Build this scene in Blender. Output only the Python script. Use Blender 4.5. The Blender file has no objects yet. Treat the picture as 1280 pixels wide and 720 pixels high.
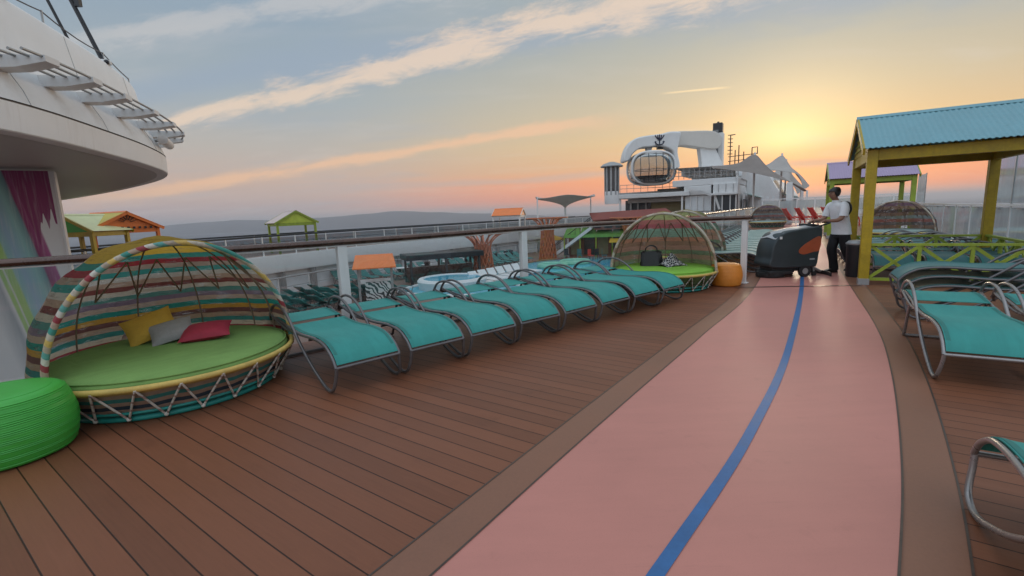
import bpy, math, random
from mathutils import Vector, Matrix, noise
random.seed(7)
R_ = math.radians
scene = bpy.context.scene
COL = scene.collection
PI = math.pi

# ------------------------------------------------------------------ mesh helpers
class MB:
    """collects shapes and links them as one mesh object"""
    def __init__(self):
        self.v = []; self.f = []; self.fm = []; self.mi = 0
    def _add(self, vs, fs):
        b = len(self.v)
        self.v.extend(tuple(p) for p in vs)
        for f in fs:
            self.f.append(tuple(b + i for i in f)); self.fm.append(self.mi)
    def box(self, c, s, rz=0.0, M=None):
        hx, hy, hz = s[0]/2, s[1]/2, s[2]/2
        vs = [Vector((x, y, z)) for z in (-hz, hz) for (x, y) in ((-hx,-hy),(hx,-hy),(hx,hy),(-hx,hy))]
        T = Matrix.Translation(Vector(c)) @ (M if M is not None else Matrix.Rotation(rz, 4, 'Z'))
        self._add([T @ p for p in vs], [(3,2,1,0),(4,5,6,7),(0,1,5,4),(1,2,6,5),(2,3,7,6),(3,0,4,7)])
        return self
    def bar(self, a, b, w, h, up=(0,0,1)):
        a = Vector(a); b = Vector(b); d = b - a; L = d.length
        if L < 1e-6: return self
        y = d / L; x = y.cross(Vector(up))
        if x.length < 1e-4: x = y.cross(Vector((1,0,0)))
        x.normalize(); z = x.cross(y)
        M = Matrix((x, y, z)).transposed().to_4x4()
        return self.box((a+b)/2, (w, L, h), M=M)
    def tube(self, pts, r, seg=8, closed=False, caps=True):
        P = [Vector(p) for p in pts]; n = len(P)
        rs = r if isinstance(r, (list, tuple)) else [r]*n
        T = []
        for i in range(n):
            if closed: t = P[(i+1) % n] - P[i-1]
            else: t = P[min(i+1, n-1)] - P[max(i-1, 0)]
            T.append(t.normalized())
        u = T[0].orthogonal().normalized(); vs = []
        for i in range(n):
            if i:
                ax = T[i-1].cross(T[i])
                if ax.length > 1e-7:
                    u = Matrix.Rotation(T[i-1].angle(T[i]), 3, ax.normalized()) @ u
                u = (u - T[i]*u.dot(T[i])).normalized()
            w = T[i].cross(u)
            for k in range(seg):
                a = 2*PI*k/seg
                vs.append(P[i] + (u*math.cos(a) + w*math.sin(a))*rs[i])
        fs = []
        for i in range(n if closed else n-1):
            j = (i+1) % n
            for k in range(seg):
                l = (k+1) % seg
                fs.append((i*seg+k, i*seg+l, j*seg+l, j*seg+k))
        if not closed and caps:
            fs.append(tuple(range(seg-1, -1, -1))); fs.append(tuple((n-1)*seg+k for k in range(seg)))
        self._add(vs, fs); return self
    def lathe(self, prof, c=(0,0,0), seg=32, a0=0.0, fn=None):
        vs = []; n = len(prof)
        for (r, z) in prof:
            for k in range(seg):
                a = a0 + 2*PI*k/seg
                rr = r*(fn(a, z) if fn else 1)
                vs.append((c[0]+rr*math.cos(a), c[1]+rr*math.sin(a), c[2]+z))
        fs = []
        for i in range(n-1):
            for k in range(seg):
                l = (k+1) % seg
                fs.append((i*seg+k, i*seg+l, (i+1)*seg+l, (i+1)*seg+k))
        fs.append(tuple(range(seg-1, -1, -1))); fs.append(tuple((n-1)*seg+k for k in range(seg)))
        self._add(vs, fs); return self
    def prism(self, pts, z0, z1):
        """vertical prism over a plan outline; z0/z1 numbers"""
        n = len(pts)
        ar = sum(pts[i][0]*pts[(i+1)%n][1]-pts[(i+1)%n][0]*pts[i][1] for i in range(n))
        if ar < 0: pts = pts[::-1]
        vs = [(p[0], p[1], z0) for p in pts] + [(p[0], p[1], z1) for p in pts]
        fs = [tuple(range(n-1, -1, -1)), tuple(range(n, 2*n))]
        fs += [(i, (i+1) % n, n+(i+1) % n, n+i) for i in range(n)]
        self._add(vs, fs); return self
    def slab(self, pts3, off):
        """closed outline of 3D points extruded along off"""
        n = len(pts3); o = Vector(off)
        vs = [Vector(p) for p in pts3] + [Vector(p)+o for p in pts3]
        fs = [tuple(range(n)), tuple(range(2*n-1, n-1, -1))]
        fs += [(i, n+i, n+(i+1) % n, (i+1) % n) for i in range(n)]
        self._add(vs, fs); return self
    def grid(self, rows, thick=0.0, nrm=None):
        """rows: list of lists of points; with thick a closed shell"""
        m = len(rows); n = len(rows[0])
        P = [[Vector(p) for p in r] for r in rows]
        vs = [p for r in P for p in r]
        fs = [(i*n+j, i*n+j+1, (i+1)*n+j+1, (i+1)*n+j) for i in range(m-1) for j in range(n-1)]
        if thick:
            N = []
            for i in range(m):
                for j in range(n):
                    a = P[min(i+1,m-1)][j]-P[max(i-1,0)][j]; b = P[i][min(j+1,n-1)]-P[i][max(j-1,0)]
                    c = b.cross(a)
                    N.append(c.normalized() if c.length > 1e-9 else Vector((0,0,1)))
            k = len(vs)
            vs += [p + q*thick for p, q in zip(vs, N)]
            fs += [tuple(k+x for x in reversed(f)) for f in fs]
            for i in range(m-1):
                fs.append((i*n, (i+1)*n, k+(i+1)*n, k+i*n)); fs.append(((i+1)*n+n-1, i*n+n-1, k+i*n+n-1, k+(i+1)*n+n-1))
            for j in range(n-1):
                fs.append((j+1, j, k+j, k+j+1)); fs.append(((m-1)*n+j, (m-1)*n+j+1, k+(m-1)*n+j+1, k+(m-1)*n+j))
        self._add(vs, fs); return self
    def ball(self, c, r, seg=12, ring=8):
        sx, sy, sz = r if isinstance(r, (tuple, list)) else (r, r, r)
        prof = []
        vs = []; fs = []
        for i in range(1, ring):
            t = PI*i/ring
            for k in range(seg):
                a = 2*PI*k/seg
                vs.append((c[0]+sx*math.sin(t)*math.cos(a), c[1]+sy*math.sin(t)*math.sin(a), c[2]-sz*math.cos(t)))
        for i in range(ring-2):
            for k in range(seg):
                l = (k+1) % seg
                fs.append((i*seg+k, i*seg+l, (i+1)*seg+l, (i+1)*seg+k))
        vs.append((c[0], c[1], c[2]-sz)); vs.append((c[0], c[1], c[2]+sz)); b = len(vs)-2
        for k in range(seg):
            l = (k+1) % seg
            fs.append((b, l, k)); fs.append((b+1, (ring-2)*seg+k, (ring-2)*seg+l))
        self._add(vs, fs); return self
    def build(self, name, m, parent=None, smooth=35, bevel=0.0, shift=None):
        me = bpy.data.meshes.new(name)
        vs = self.v
        if shift is not None:
            vs = [(p[0]-shift[0], p[1]-shift[1], p[2]-shift[2]) for p in vs]
        me.from_pydata([tuple(p) for p in vs], [], self.f)
        ms = m if isinstance(m, (list, tuple)) else [m]
        for x in ms: me.materials.append(x)
        if len(ms) > 1: me.polygons.foreach_set('material_index', self.fm)
        if smooth:
            me.polygons.foreach_set('use_smooth', [True]*len(me.polygons))
            me.set_sharp_from_angle(angle=R_(smooth))
        me.update()
        o = bpy.data.objects.new(name, me); COL.objects.link(o)
        if parent is not None: o.parent = parent
        if shift is not None: o.location = shift
        if bevel:
            b = o.modifiers.new('bevel', 'BEVEL'); b.width = bevel; b.segments = 2; b.limit_method = 'ANGLE'; b.angle_limit = R_(40)
            b.use_clamp_overlap = True
        return o

def tag(o, label=None, cat=None, group=None, kind=None):
    if label: o['label'] = label
    if cat: o['category'] = cat
    if group: o['group'] = group
    if kind: o['kind'] = kind
    return o
def thing(name, label, cat, loc=(0,0,0), rz=0.0, group=None):
    o = bpy.data.objects.new(name, None); COL.objects.link(o)
    o.empty_display_size = 0.2
    o.location = loc; o.rotation_euler = (0, 0, rz)
    return tag(o, label, cat, group)
def struct(name, mb, m, **k):
    return tag(mb.build(name, m, **k), kind='structure')
def dup(root, loc, rz, label=None, group=None):
    r = root.copy(); COL.objects.link(r); r.location = loc; r.rotation_euler = (0, 0, rz)
    if label: r['label'] = label
    if group: r['group'] = group
    for ch in list(root.children):
        c = ch.copy(); COL.objects.link(c); c.parent = r
        for g in list(ch.children):
            e = g.copy(); COL.objects.link(e); e.parent = c
    return r
def catmull(pts, n=8, closed=False):
    P = [Vector(p) for p in pts]; out = []; m = len(P)
    for i in range(m if closed else m-1):
        p1, p2 = P[i], P[(i+1) % m]
        p0 = P[i-1] if (closed or i > 0) else p1*2-p2
        p3 = P[(i+2) % m] if (closed or i+2 < m) else p2*2-p1
        for k in range(n):
            t = k/n
            out.append(0.5*((2*p1)+(p2-p0)*t+(2*p0-5*p1+4*p2-p3)*t*t+(3*p1-p0-3*p2+p3)*t**3))
    if not closed: out.append(P[-1])
    return out
def ordinal(i):
    return ['first','second','third','fourth','fifth','sixth','seventh','eighth','ninth','tenth','eleventh','twelfth','thirteenth','fourteenth','fifteenth','sixteenth'][i]

# ------------------------------------------------------------------ materials
def nodes_of(m):
    m.use_nodes = True
    nt = m.node_tree; nt.nodes.clear()
    return nt
class NT:
    def __init__(self, nt): self.nt = nt
    def n(self, t, **k):
        x = self.nt.nodes.new(t)
        for a, b in k.items(): setattr(x, a, b)
        return x
    def l(self, a, b): self.nt.links.new(a, b)
    def set(self, sock, v):
        if isinstance(v, bpy.types.NodeSocket): self.l(v, sock)
        else: sock.default_value = v
    def math(self, op, a, b=None, c=None, clamp=False):
        x = self.n('ShaderNodeMath', operation=op); x.use_clamp = clamp
        self.set(x.inputs[0], a)
        if b is not None: self.set(x.inputs[1], b)
        if c is not None: self.set(x.inputs[2], c)
        return x.outputs[0]
    def vmath(self, op, a, b=None):
        x = self.n('ShaderNodeVectorMath', operation=op)
        self.set(x.inputs[0], a)
        if b is not None: self.set(x.inputs[1], b)
        return x.outputs['Value'] if op in ('DOT_PRODUCT', 'LENGTH') else x.outputs[0]
    def mix(self, f, a, b, blend='MIX'):
        x = self.n('ShaderNodeMix', data_type='RGBA', blend_type=blend)
        self.set(x.inputs[0], f)
        for s, v in ((x.inputs[6], a), (x.inputs[7], b)):
            self.set(s, v if isinstance(v, bpy.types.NodeSocket) else (*v[:3], 1))
        return x.outputs[2]
    def sstep(self, x, a, b, lo=0.0, hi=1.0):
        m = self.n('ShaderNodeMapRange', interpolation_type='SMOOTHSTEP')
        self.set(m.inputs[0], x); self.set(m.inputs[1], a); self.set(m.inputs[2], b); self.set(m.inputs[3], lo); self.set(m.inputs[4], hi)
        return m.outputs[0]
    def noise(self, vec, scale, detail=4, rough=0.55, dist=0.0, dim='3D'):
        x = self.n('ShaderNodeTexNoise', noise_dimensions=dim)
        if vec is not None: self.l(vec, x.inputs['Vector'])
        x.inputs['Scale'].default_value = scale; x.inputs['Detail'].default_value = detail
        x.inputs['Roughness'].default_value = rough; x.inputs['Distortion'].default_value = dist
        return x.outputs[0]
    def ramp(self, f, stops, interp='LINEAR'):
        x = self.n('ShaderNodeValToRGB'); cr = x.color_ramp; cr.interpolation = interp
        while len(cr.elements) > 1: cr.elements.remove(cr.elements[-1])
        cr.elements[0].position = stops[0][0]; cr.elements[0].color = (*stops[0][1], 1)
        for p, c in stops[1:]:
            e = cr.elements.new(p); e.color = (*c, 1)
        self.set(x.inputs[0], f)
        return x.outputs[0]
    def mapping(self, vec, loc=(0,0,0), rot=(0,0,0), scale=(1,1,1)):
        x = self.n('ShaderNodeMapping'); self.l(vec, x.inputs[0])
        x.inputs['Location'].default_value = loc; x.inputs['Rotation'].default_value = rot; x.inputs['Scale'].default_value = scale
        return x.outputs[0]
    def obj(self): return self.n('ShaderNodeTexCoord').outputs['Object']
    def pos(self): return self.n('ShaderNodeNewGeometry').outputs['Position']
    def sep(self, v):
        x = self.n('ShaderNodeSeparateXYZ'); self.l(v, x.inputs[0]); return x.outputs
    def bump(self, h, strength=0.3, dist=0.01):
        x = self.n('ShaderNodeBump'); x.inputs['Strength'].default_value = strength; x.inputs['Distance'].default_value = dist
        self.l(h, x.inputs['Height']); return x.outputs[0]
    def principled(self, col, rough=0.5, metal=0.0, normal=None, **k):
        x = self.n('ShaderNodeBsdfPrincipled')
        self.set(x.inputs['Base Color'], col if isinstance(col, bpy.types.NodeSocket) else (*col, 1))
        self.set(x.inputs['Roughness'], rough); self.set(x.inputs['Metallic'], metal)
        if normal is not None: self.l(normal, x.inputs['Normal'])
        for a, b in k.items(): self.set(x.inputs[a.replace('_', ' ')], b)
        return x.outputs[0]
    def out(self, s):
        x = self.n('ShaderNodeOutputMaterial'); self.l(s, x.inputs[0])

def srgb(r, g, b):
    f = lambda c: (c/255/12.92) if c/255 <= .04045 else ((c/255+.055)/1.055)**2.4
    return (f(r), f(g), f(b))
def mat(name, col, rough=0.5, metal=0.0, var=0.12, scale=3.0, bump=0.0, bscale=60.0, rvar=0.1, streaks=0.0, grain=0.0, **k):
    m = bpy.data.materials.new(name); t = NT(nodes_of(m))
    p = t.obj()
    n = t.noise(p, scale, 5, .6)
    n2 = t.noise(p, scale*9, 3, .5)
    f = t.math('ADD', t.math('MULTIPLY', n, .7), t.math('MULTIPLY', n2, .3))
    lo = tuple(c*(1-var*1.4) for c in col); hi = tuple(min(1, c*(1+var)) for c in col)
    c = t.ramp(f, [(.3, lo), (.7, hi)])
    r = t.math('ADD', t.math('MULTIPLY', t.math('SUBTRACT', n, .5), rvar*2), rough, clamp=True)
    if streaks:                                       # run-off stains down the paint
        sn = t.noise(t.mapping(p, scale=(7, 7, .45)), 1.0, 6, .7); bn = t.noise(p, .5, 4, .6)
        c = t.mix(t.math('MULTIPLY', t.math('MULTIPLY', t.sstep(sn, .52, .78), t.sstep(bn, .42, .62)), streaks), c, tuple(a*b for a, b in zip(col, (.55, .46, .36))))
    if grain:                                         # brush marks, chips and grime on painted timber
        gn = t.noise(t.mapping(p, scale=(30, 30, 2.2)), 1.0, 5, .65); cn_ = t.noise(p, 17, 5, .7)
        c = t.mix(t.sstep(gn, .48, .75, 0, grain), c, tuple(a*.55 for a in col))
        c = t.mix(t.sstep(cn_, .70, .74, 0, min(1, grain*2)), c, (.20, .17, .12))
    nm = t.bump(t.noise(p, bscale, 3), bump, .005) if bump else None
    t.out(t.principled(c, r, metal, nm, **k))
    return m
BACK = 2.0
HAZE = 3.1e-4
# ------------------------------------------------------------------ palette
def plank_mat(name, col, ang, w, rough=.45):
    m = bpy.data.materials.new(name); t = NT(nodes_of(m))
    p = t.pos()
    r = t.mapping(p, rot=(0, 0, -ang))                  # x runs along the boards
    s = t.sep(r)
    v = t.math('DIVIDE', s[1], w)
    fr = t.math('FRACT', v); fl = t.math('FLOOR', v)
    wn = t.n('ShaderNodeTexWhiteNoise', noise_dimensions='1D'); t.l(fl, wn.inputs['W'])
    edge = t.math('MINIMUM', fr, t.math('SUBTRACT', 1.0, fr))
    gap = t.sstep(edge, .018, .034)                     # 0 in the caulked gap
    grain = t.noise(t.mapping(r, scale=(1.2, 26, 1)), 3.0, 5, .6)
    blot = t.noise(p, .55, 4, .6)
    stain = t.noise(t.mapping(p, scale=(1.3, 1.3, 1)), 1.6, 6, .65)
    f = t.math('ADD', t.math('MULTIPLY', wn.outputs[0], .30), t.math('ADD', t.math('MULTIPLY', grain, .36), t.math('MULTIPLY', blot, .34)))
    c = t.ramp(f, [(.2, tuple(x*.74 for x in col)), (.5, col), (.8, tuple(x*1.22 for x in col))])
    c = t.mix(t.sstep(stain, .54, .76, 0, .42), c, tuple(x*.52 for x in col))
    wear = t.noise(t.mapping(r, scale=(.35, 2.2, 1)), 1.1, 6, .7)
    c = t.mix(t.sstep(wear, .55, .75, 0, .25), c, tuple(min(1, x*1.5+.02) for x in col))
    c = t.mix(t.math('SUBTRACT', 1.0, gap), c, tuple(x*.16 for x in col))
    rr = t.math('ADD', t.math('MULTIPLY', blot, .3), rough-.13)
    h = t.math('ADD', t.math('MULTIPLY', gap, 1.0), t.math('MULTIPLY', grain, .06))
    t.out(t.principled(c, rr, 0, t.bump(h, .55, .004), Specular_IOR_Level=.32))
    return m
def border_mat(name, col, w=.0):
    m = bpy.data.materials.new(name); t = NT(nodes_of(m)); p = t.pos()
    b = t.noise(p, 1.1, 5, .6); g = t.noise(p, 60, 3, .6)
    f = t.math('ADD', t.math('MULTIPLY', b, .7), t.math('MULTIPLY', g, .3))
    c = t.ramp(f, [(.25, tuple(x*.8 for x in col)), (.75, tuple(x*1.15 for x in col))])
    t.out(t.principled(c, t.math('ADD', t.math('MULTIPLY', b, .3), .28), 0, t.bump(g, .12, .003)))
    return m
def track_mat(name, col, rough=.5):
    m = bpy.data.materials.new(name); t = NT(nodes_of(m)); p = t.pos()
    b = t.noise(p, .7, 6, .62); g = t.noise(p, 120, 2, .6); s = t.noise(t.mapping(p, rot=(0,0,-1.03), scale=(.5,4,1)), 2.2, 5, .6)
    sc = t.noise(p, 5.0, 6, .7)
    f = t.math('ADD', t.math('MULTIPLY', b, .6), t.math('ADD', t.math('MULTIPLY', s, .25), t.math('MULTIPLY', g, .15)))
    c = t.ramp(f, [(.3, tuple(x*.86 for x in col)), (.7, tuple(x*1.10 for x in col))])
    c = t.mix(t.sstep(sc, .57, .80, 0, .34), c, tuple(x*.6 for x in col))
    scuff = t.noise(t.mapping(p, rot=(0, 0, -1.0), scale=(.9, 14, 1)), 1.4, 6, .72)
    c = t.mix(t.sstep(scuff, .60, .74, 0, .30), c, tuple(x*.5 for x in col))
    c = t.mix(t.math('MULTIPLY', t.sstep(g, .5, .75), .16), c, tuple(x*.45 for x in col))
    # the stretch the scrubber has just washed is still wet and smoother
    d = t.vmath('LENGTH', t.vmath('MULTIPLY', t.vmath('SUBTRACT', p, (5.6, 9.0, 0)), (.5, .75, 1)))
    wet = t.math('MULTIPLY', t.sstep(d, 1.3, .3), t.sstep(t.noise(p, 1.7, 4, .6), .42, .58))
    r = t.math('ADD', t.math('MULTIPLY', t.math('SUBTRACT', b, .5), .25), rough)
    r = t.math('SUBTRACT', r, t.math('MULTIPLY', wet, .04), clamp=True)
    t.out(t.principled(c, r, 0, t.bump(g, .10, .002)))
    return m
def stripe_mat(name, z0, z1, cols, seed=0.0, sheer=.30, holes=0.0):
    """woven strips laid round a basket, one colour above another"""
    m = bpy.data.materials.new(name); t = NT(nodes_of(m)); p = t.obj()
    s = t.sep(p)
    w = t.noise(t.mapping(p, loc=(seed, seed*2, 0), scale=(1, 1, .4)), 2.6, 3, .5)
    z = t.math('ADD', s[2], t.math('MULTIPLY', t.math('SUBTRACT', w, .5), .05))
    f = t.math('DIVIDE', t.math('SUBTRACT', z, z0), z1-z0, clamp=True)
    n = len(cols)
    c = t.ramp(f, [(i/n, cols[i]) for i in range(n)], 'CONSTANT')
    fine = t.noise(t.mapping(p, scale=(1, 1, 1)), 24, 4, .6)
    c = t.mix(t.sstep(fine, .45, .75, 0, .35), c, t.mix(.5, c, (.05, .04, .035)))
    # threads
    th = t.n('ShaderNodeTexWave', wave_type='BANDS', bands_direction='Z'); t.l(p, th.inputs[0]); th.inputs['Scale'].default_value = 48; th.inputs['Distortion'].default_value = 1.2
    fold = t.noise(t.mapping(p, scale=(1, 1, 3.0)), 9, 4, .6)
    nm = t.bump(t.math('ADD', t.math('MULTIPLY', th.outputs[1], .4), fold), .6, .02)
    b = t.principled(c, .8, 0, nm)
    tr = t.n('ShaderNodeBsdfTranslucent'); t.l(c, tr.inputs[0]); t.l(nm, tr.inputs['Normal'])
    mx = t.n('ShaderNodeMixShader'); mx.inputs[0].default_value = sheer; t.l(b, mx.inputs[1]); t.l(tr.outputs[0], mx.inputs[2])
    sh = mx.outputs[0]
    if holes:                                         # loosely woven strips let light through
        gp = t.noise(t.mapping(p, loc=(seed, 0, 0), scale=(1, 1, 7)), 5, 5, .65)
        tp = t.n('ShaderNodeBsdfTransparent'); m2 = t.n('ShaderNodeMixShader')
        t.l(t.math('MULTIPLY', t.sstep(gp, .50, .66), holes), m2.inputs[0]); t.l(sh, m2.inputs[1]); t.l(tp.outputs[0], m2.inputs[2]); sh = m2.outputs[0]
    t.out(sh); return m
def wrap_mat(name, cols, n, seed=0):
    """tube bound with coloured ribbon"""
    m = bpy.data.materials.new(name); t = NT(nodes_of(m)); p = t.obj(); s = t.sep(p)
    f = t.math('FRACT', t.math('MULTIPLY', t.math('ADD', t.math('ADD', s[2], t.math('MULTIPLY', s[0], .7)), t.math('MULTIPLY', s[1], .6)), n))
    c = t.ramp(f, [(i/len(cols), cols[i]) for i in range(len(cols))], 'CONSTANT')
    g = t.noise(p, 40, 3); c = t.mix(t.sstep(g, .4, .7, 0, .3), c, (.1, .08, .06))
    t.out(t.principled(c, .75, 0, t.bump(g, .5, .004))); return m
def weave_mat(name, col, rough=.6, wrinkle=.0):
    m = bpy.data.materials.new(name); t = NT(nodes_of(m)); p = t.obj()
    ck = t.n('ShaderNodeTexChecker'); t.l(p, ck.inputs[0]); ck.inputs['Scale'].default_value = 260
    b = t.noise(p, 2.2, 5, .6); st = t.noise(t.mapping(p, scale=(6, 1, 1)), 3, 4, .6)
    f = t.math('ADD', t.math('MULTIPLY', b, .6), t.math('MULTIPLY', st, .4))
    c = t.ramp(f, [(.3, tuple(x*.80 for x in col)), (.7, tuple(min(1, x*1.15) for x in col))])
    c = t.mix(t.math('MULTIPLY', ck.outputs[1], .18), c, tuple(x*.5 for x in col))
    hgt = t.math('MULTIPLY', ck.outputs[1], .06)
    if wrinkle: hgt = t.math('ADD', hgt, t.math('MULTIPLY', t.noise(t.mapping(p, scale=(1, 2.2, 1)), 3.2, 5, .6, .8), wrinkle*1.5))
    t.out(t.principled(c, rough, 0, t.bump(hgt, .5, .02 if wrinkle else .006), Specular_IOR_Level=.3)); return m
def glass_mat(name, tint=(.93, .96, .96), refl=.10, frost=0.0, rough=.02):
    m = bpy.data.materials.new(name); t = NT(nodes_of(m))
    tr = t.n('ShaderNodeBsdfTransparent'); tr.inputs[0].default_value = (*tint, 1)
    gl = t.n('ShaderNodeBsdfGlossy'); gl.inputs['Roughness'].default_value = rough; gl.inputs[0].default_value = (.9, .95, .95, 1)
    lw = t.n('ShaderNodeLayerWeight'); lw.inputs[0].default_value = .18
    fac = t.math('ADD', t.math('MULTIPLY', lw.outputs[0], .55), refl, clamp=True)
    mx = t.n('ShaderNodeMixShader'); t.l(fac, mx.inputs[0]); t.l(tr.outputs[0], mx.inputs[1]); t.l(gl.outputs[0], mx.inputs[2])
    s = mx.outputs[0]
    if frost:
        df = t.n('ShaderNodeBsdfDiffuse'); df.inputs[0].default_value = (.62, .66, .66, 1)
        tl = t.n('ShaderNodeBsdfTranslucent'); tl.inputs[0].default_value = (.75, .78, .78, 1)
        a = t.n('ShaderNodeMixShader'); a.inputs[0].default_value = .5; t.l(df.outputs[0], a.inputs[1]); t.l(tl.outputs[0], a.inputs[2])
        sm = t.noise(t.mapping(t.obj(), scale=(1, 1, .3)), 1.5, 4, .6)
        b = t.n('ShaderNodeMixShader'); t.l(t.math('MULTIPLY', t.sstep(sm, .3, .7, .7, 1.2), frost), b.inputs[0]); t.l(s, b.inputs[1]); t.l(a.outputs[0], b.inputs[2])
        s = b.outputs[0]
    t.out(s); return m

TEAL = (.040, .280, .245)
M = {}
M['planks'] = plank_mat('planks', (.195, .070, .034), R_(-36), .132)
M['planks_b'] = plank_mat('planks_b', (.21, .08, .042), R_(-31), .132)
M['border'] = border_mat('border', (.235, .100, .056))
M['track'] = track_mat('track', (.53, .210, .165))
M['blue'] = mat('blue_paint', (.025, .12, .30), .45, 0, .15, 6)
M['strip'] = mat('strip', (.10, .07, .055), .35, .5, .2, 8)
M['pool_deck'] = mat('pool_deck', (.235, .140, .105), .5, 0, .25, .6)
M['white'] = mat('white_paint', (.72, .71, .69), .55, 0, .05, 1.2, rvar=.12, streaks=.28)
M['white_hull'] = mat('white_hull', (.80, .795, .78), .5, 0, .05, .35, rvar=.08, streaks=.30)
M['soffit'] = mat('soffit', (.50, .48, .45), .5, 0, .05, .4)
M['seam'] = mat('seam', (.09, .075, .07), .5)
M['grey_metal'] = mat('grey_metal', (.36, .36, .355), .4, .3, .1, 4)
M['frame'] = mat('lounger_frame', (.15, .14, .14), .36, .5, .15, 10, rvar=.2)
M['frame_light'] = mat('lounger_frame_light', (.30, .28, .27), .30, .6, .12, 10, rvar=.2)
M['teal'] = weave_mat('teal_sling', TEAL)
M['teal_b'] = weave_mat('teal_sling_faded', (.065, .175, .175))
M['hem'] = mat('sling_hem', (.022,.17,.145), .7, 0, .15, 10)
M['teal_far'] = mat('teal_far', (.03, .16, .145), .6)
M['sage'] = weave_mat('sage_sling', (.30, .40, .36))
M['dark'] = mat('dark', (.022, .023, .026), .45, 0, .2, 5)
M['black'] = mat('black', (.012, .012, .013), .5, 0, .2, 5)
M['wood'] = mat('varnished_wood', (.085, .038, .024), .28, 0, .35, 5, bump=.1)
M['lime'] = mat('lime_plastic', (.052, .39, .048), .42, 0, .08, 2)
M['orange'] = mat('orange_plastic', (.70, .24, .025), .45, 0, .1, 2)
M['mattress'] = weave_mat('green_fabric', (.20, .34, .095), .8, .6)
M['lime_fabric'] = weave_mat('lime_fabric', (.23, .48, .06), .8, .6)
M['mustard'] = mat('mustard_fabric', (.50, .30, .035), .8, 0, .12, 6, bump=.3)
M['grey_fabric'] = mat('grey_fabric', (.27, .26, .25), .85, 0, .12, 6, bump=.3)
M['red_fabric'] = mat('red_fabric', (.33, .022, .045), .75, 0, .15, 6, bump=.3)
M['rim_yellow'] = mat('rim_yellow', (.58, .40, .10), .6, 0, .18, 8, bump=.3)
M['ring_teal'] = mat('ring_teal', (.02, .26, .22), .5, 0, .15, 8)
M['rib'] = mat('rib_brown', (.24, .17, .12), .6)
M['sail_cloth'] = None
M['cord'] = wrap_mat('white_cord', [(.62, .58, .50), (.62, .58, .50), (.35, .24, .2), (.62, .58, .5)], 9)
ST = [(.46,.34,.22),(.30,.05,.05),(.55,.48,.36),(.05,.22,.19),(.40,.28,.19),(.16,.07,.06),(.50,.27,.05),(.03,.25,.20),(.45,.33,.25),(.22,.16,.20),(.10,.24,.20),(.52,.44,.34),(.20,.06,.05),(.42,.28,.20),(.50,.45,.38),(.05,.26,.22),(.38,.27,.20),(.30,.035,.04),(.05,.24,.19),(.58,.36,.05),(.58,.36,.05),(.58,.36,.05),(.58,.36,.05)]
M['stripes'] = stripe_mat('striped_strips', .26, 1.42, ST, 0, .66, .38)
STB = [(.05,.16,.15),(.02,.20,.18),(.42,.27,.2),(.03,.05,.07),(.40,.26,.18),(.04,.22,.19),(.35,.25,.17),(.45,.32,.10)]
M['stripes_base'] = stripe_mat('striped_base', .02, .30, STB, 3, .15)
ST2 = [(.24,.32,.14),(.30,.37,.18),(.45,.32,.22),(.22,.3,.18),(.52,.30,.22),(.40,.24,.16),(.58,.28,.18),(.28,.42,.32),(.26,.40,.30),(.46,.13,.14),(.45,.17,.15),(.38,.40,.18),(.55,.42,.16)]
M['stripes2'] = stripe_mat('striped_strips_green', .26, 1.42, ST2, 5, .64, .4)
ST3 = [(.26,.21,.17),(.36,.24,.18),(.20,.18,.18),(.38,.16,.14),(.25,.3,.3),(.26,.17,.13),(.12,.08,.08),(.3,.2,.15),(.2,.12,.16),(.3,.22,.16)]
M['stripes3'] = stripe_mat('striped_strips_brown', .26, 1.42, ST3, 8, .62, .5)
M['wrap'] = wrap_mat('ribbon_wrap', [(.5,.43,.33),(.04,.25,.2),(.4,.28,.2),(.28,.03,.04),(.55,.5,.42),(.1,.3,.26),(.38,.3,.22),(.6,.4,.1)], 2.4)
M['wrap_pale'] = wrap_mat('ribbon_wrap_pale', [(.55,.47,.36),(.45,.36,.26),(.5,.45,.36),(.3,.2,.14)], 2.2)
M['glass'] = glass_mat('rail_glass')
M['frost'] = glass_mat('windbreak_glass', (.9,.93,.93), .08, .45, .08)
M['pod_glass'] = glass_mat('pod_glass', (.60,.63,.66), .06)
M['win_dark'] = mat('dark_window', (.045, .05, .055), .12, 0, .1, 2)
M['win_grey'] = mat('grey_window', (.16, .17, .175), .15, 0, .1, 2)
M['cab_yellow'] = mat('cab_yellow', (.44, .30, .010), .5, 0, .22, 3, bump=.15, grain=.35)
M['cab_green'] = mat('cab_lime', (.30, .38, .035), .5, 0, .2, 4, bump=.15, grain=.3)
M['roof_blue'] = mat('roof_blue', (.155, .34, .385), .42, .0, .09, 1.5, streaks=.35)
M['roof_lilac'] = mat('roof_lilac', (.36, .27, .40), .45, 0, .07, 1.5)
M['roof_green'] = mat('roof_green', (.05, .33, .03), .5, 0, .1, 2)
M['gable_lime'] = mat('gable_lime', (.50, .58, .06), .5, 0, .12, 4)
M['roof_yellowgreen'] = mat('roof_yellowgreen', (.70, .74, .42), .5, 0, .1, 2)
M['roof_yellow'] = mat('roof_yellow', (.60, .47, .06), .5, 0, .1, 2)
M['roof_orange'] = mat('roof_orange', (.80, .20, .04), .5, 0, .1, 2)
M['roof_pink'] = mat('roof_pink', (.62, .48, .42), .5, 0, .1, 2)
M['trellis'] = mat('orange_steel', (.50, .14, .055), .5, 0, .15, 2)
M['green_canvas'] = mat('green_canvas', (.16, .36, .07), .7, 0, .15, 2)
M['yellow_canvas'] = mat('yellow_canvas', (.60, .36, .03), .7, 0, .1, 2)
M['red_canvas'] = mat('red_canvas', (.22, .045, .03), .6, 0, .2, 1)
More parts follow.
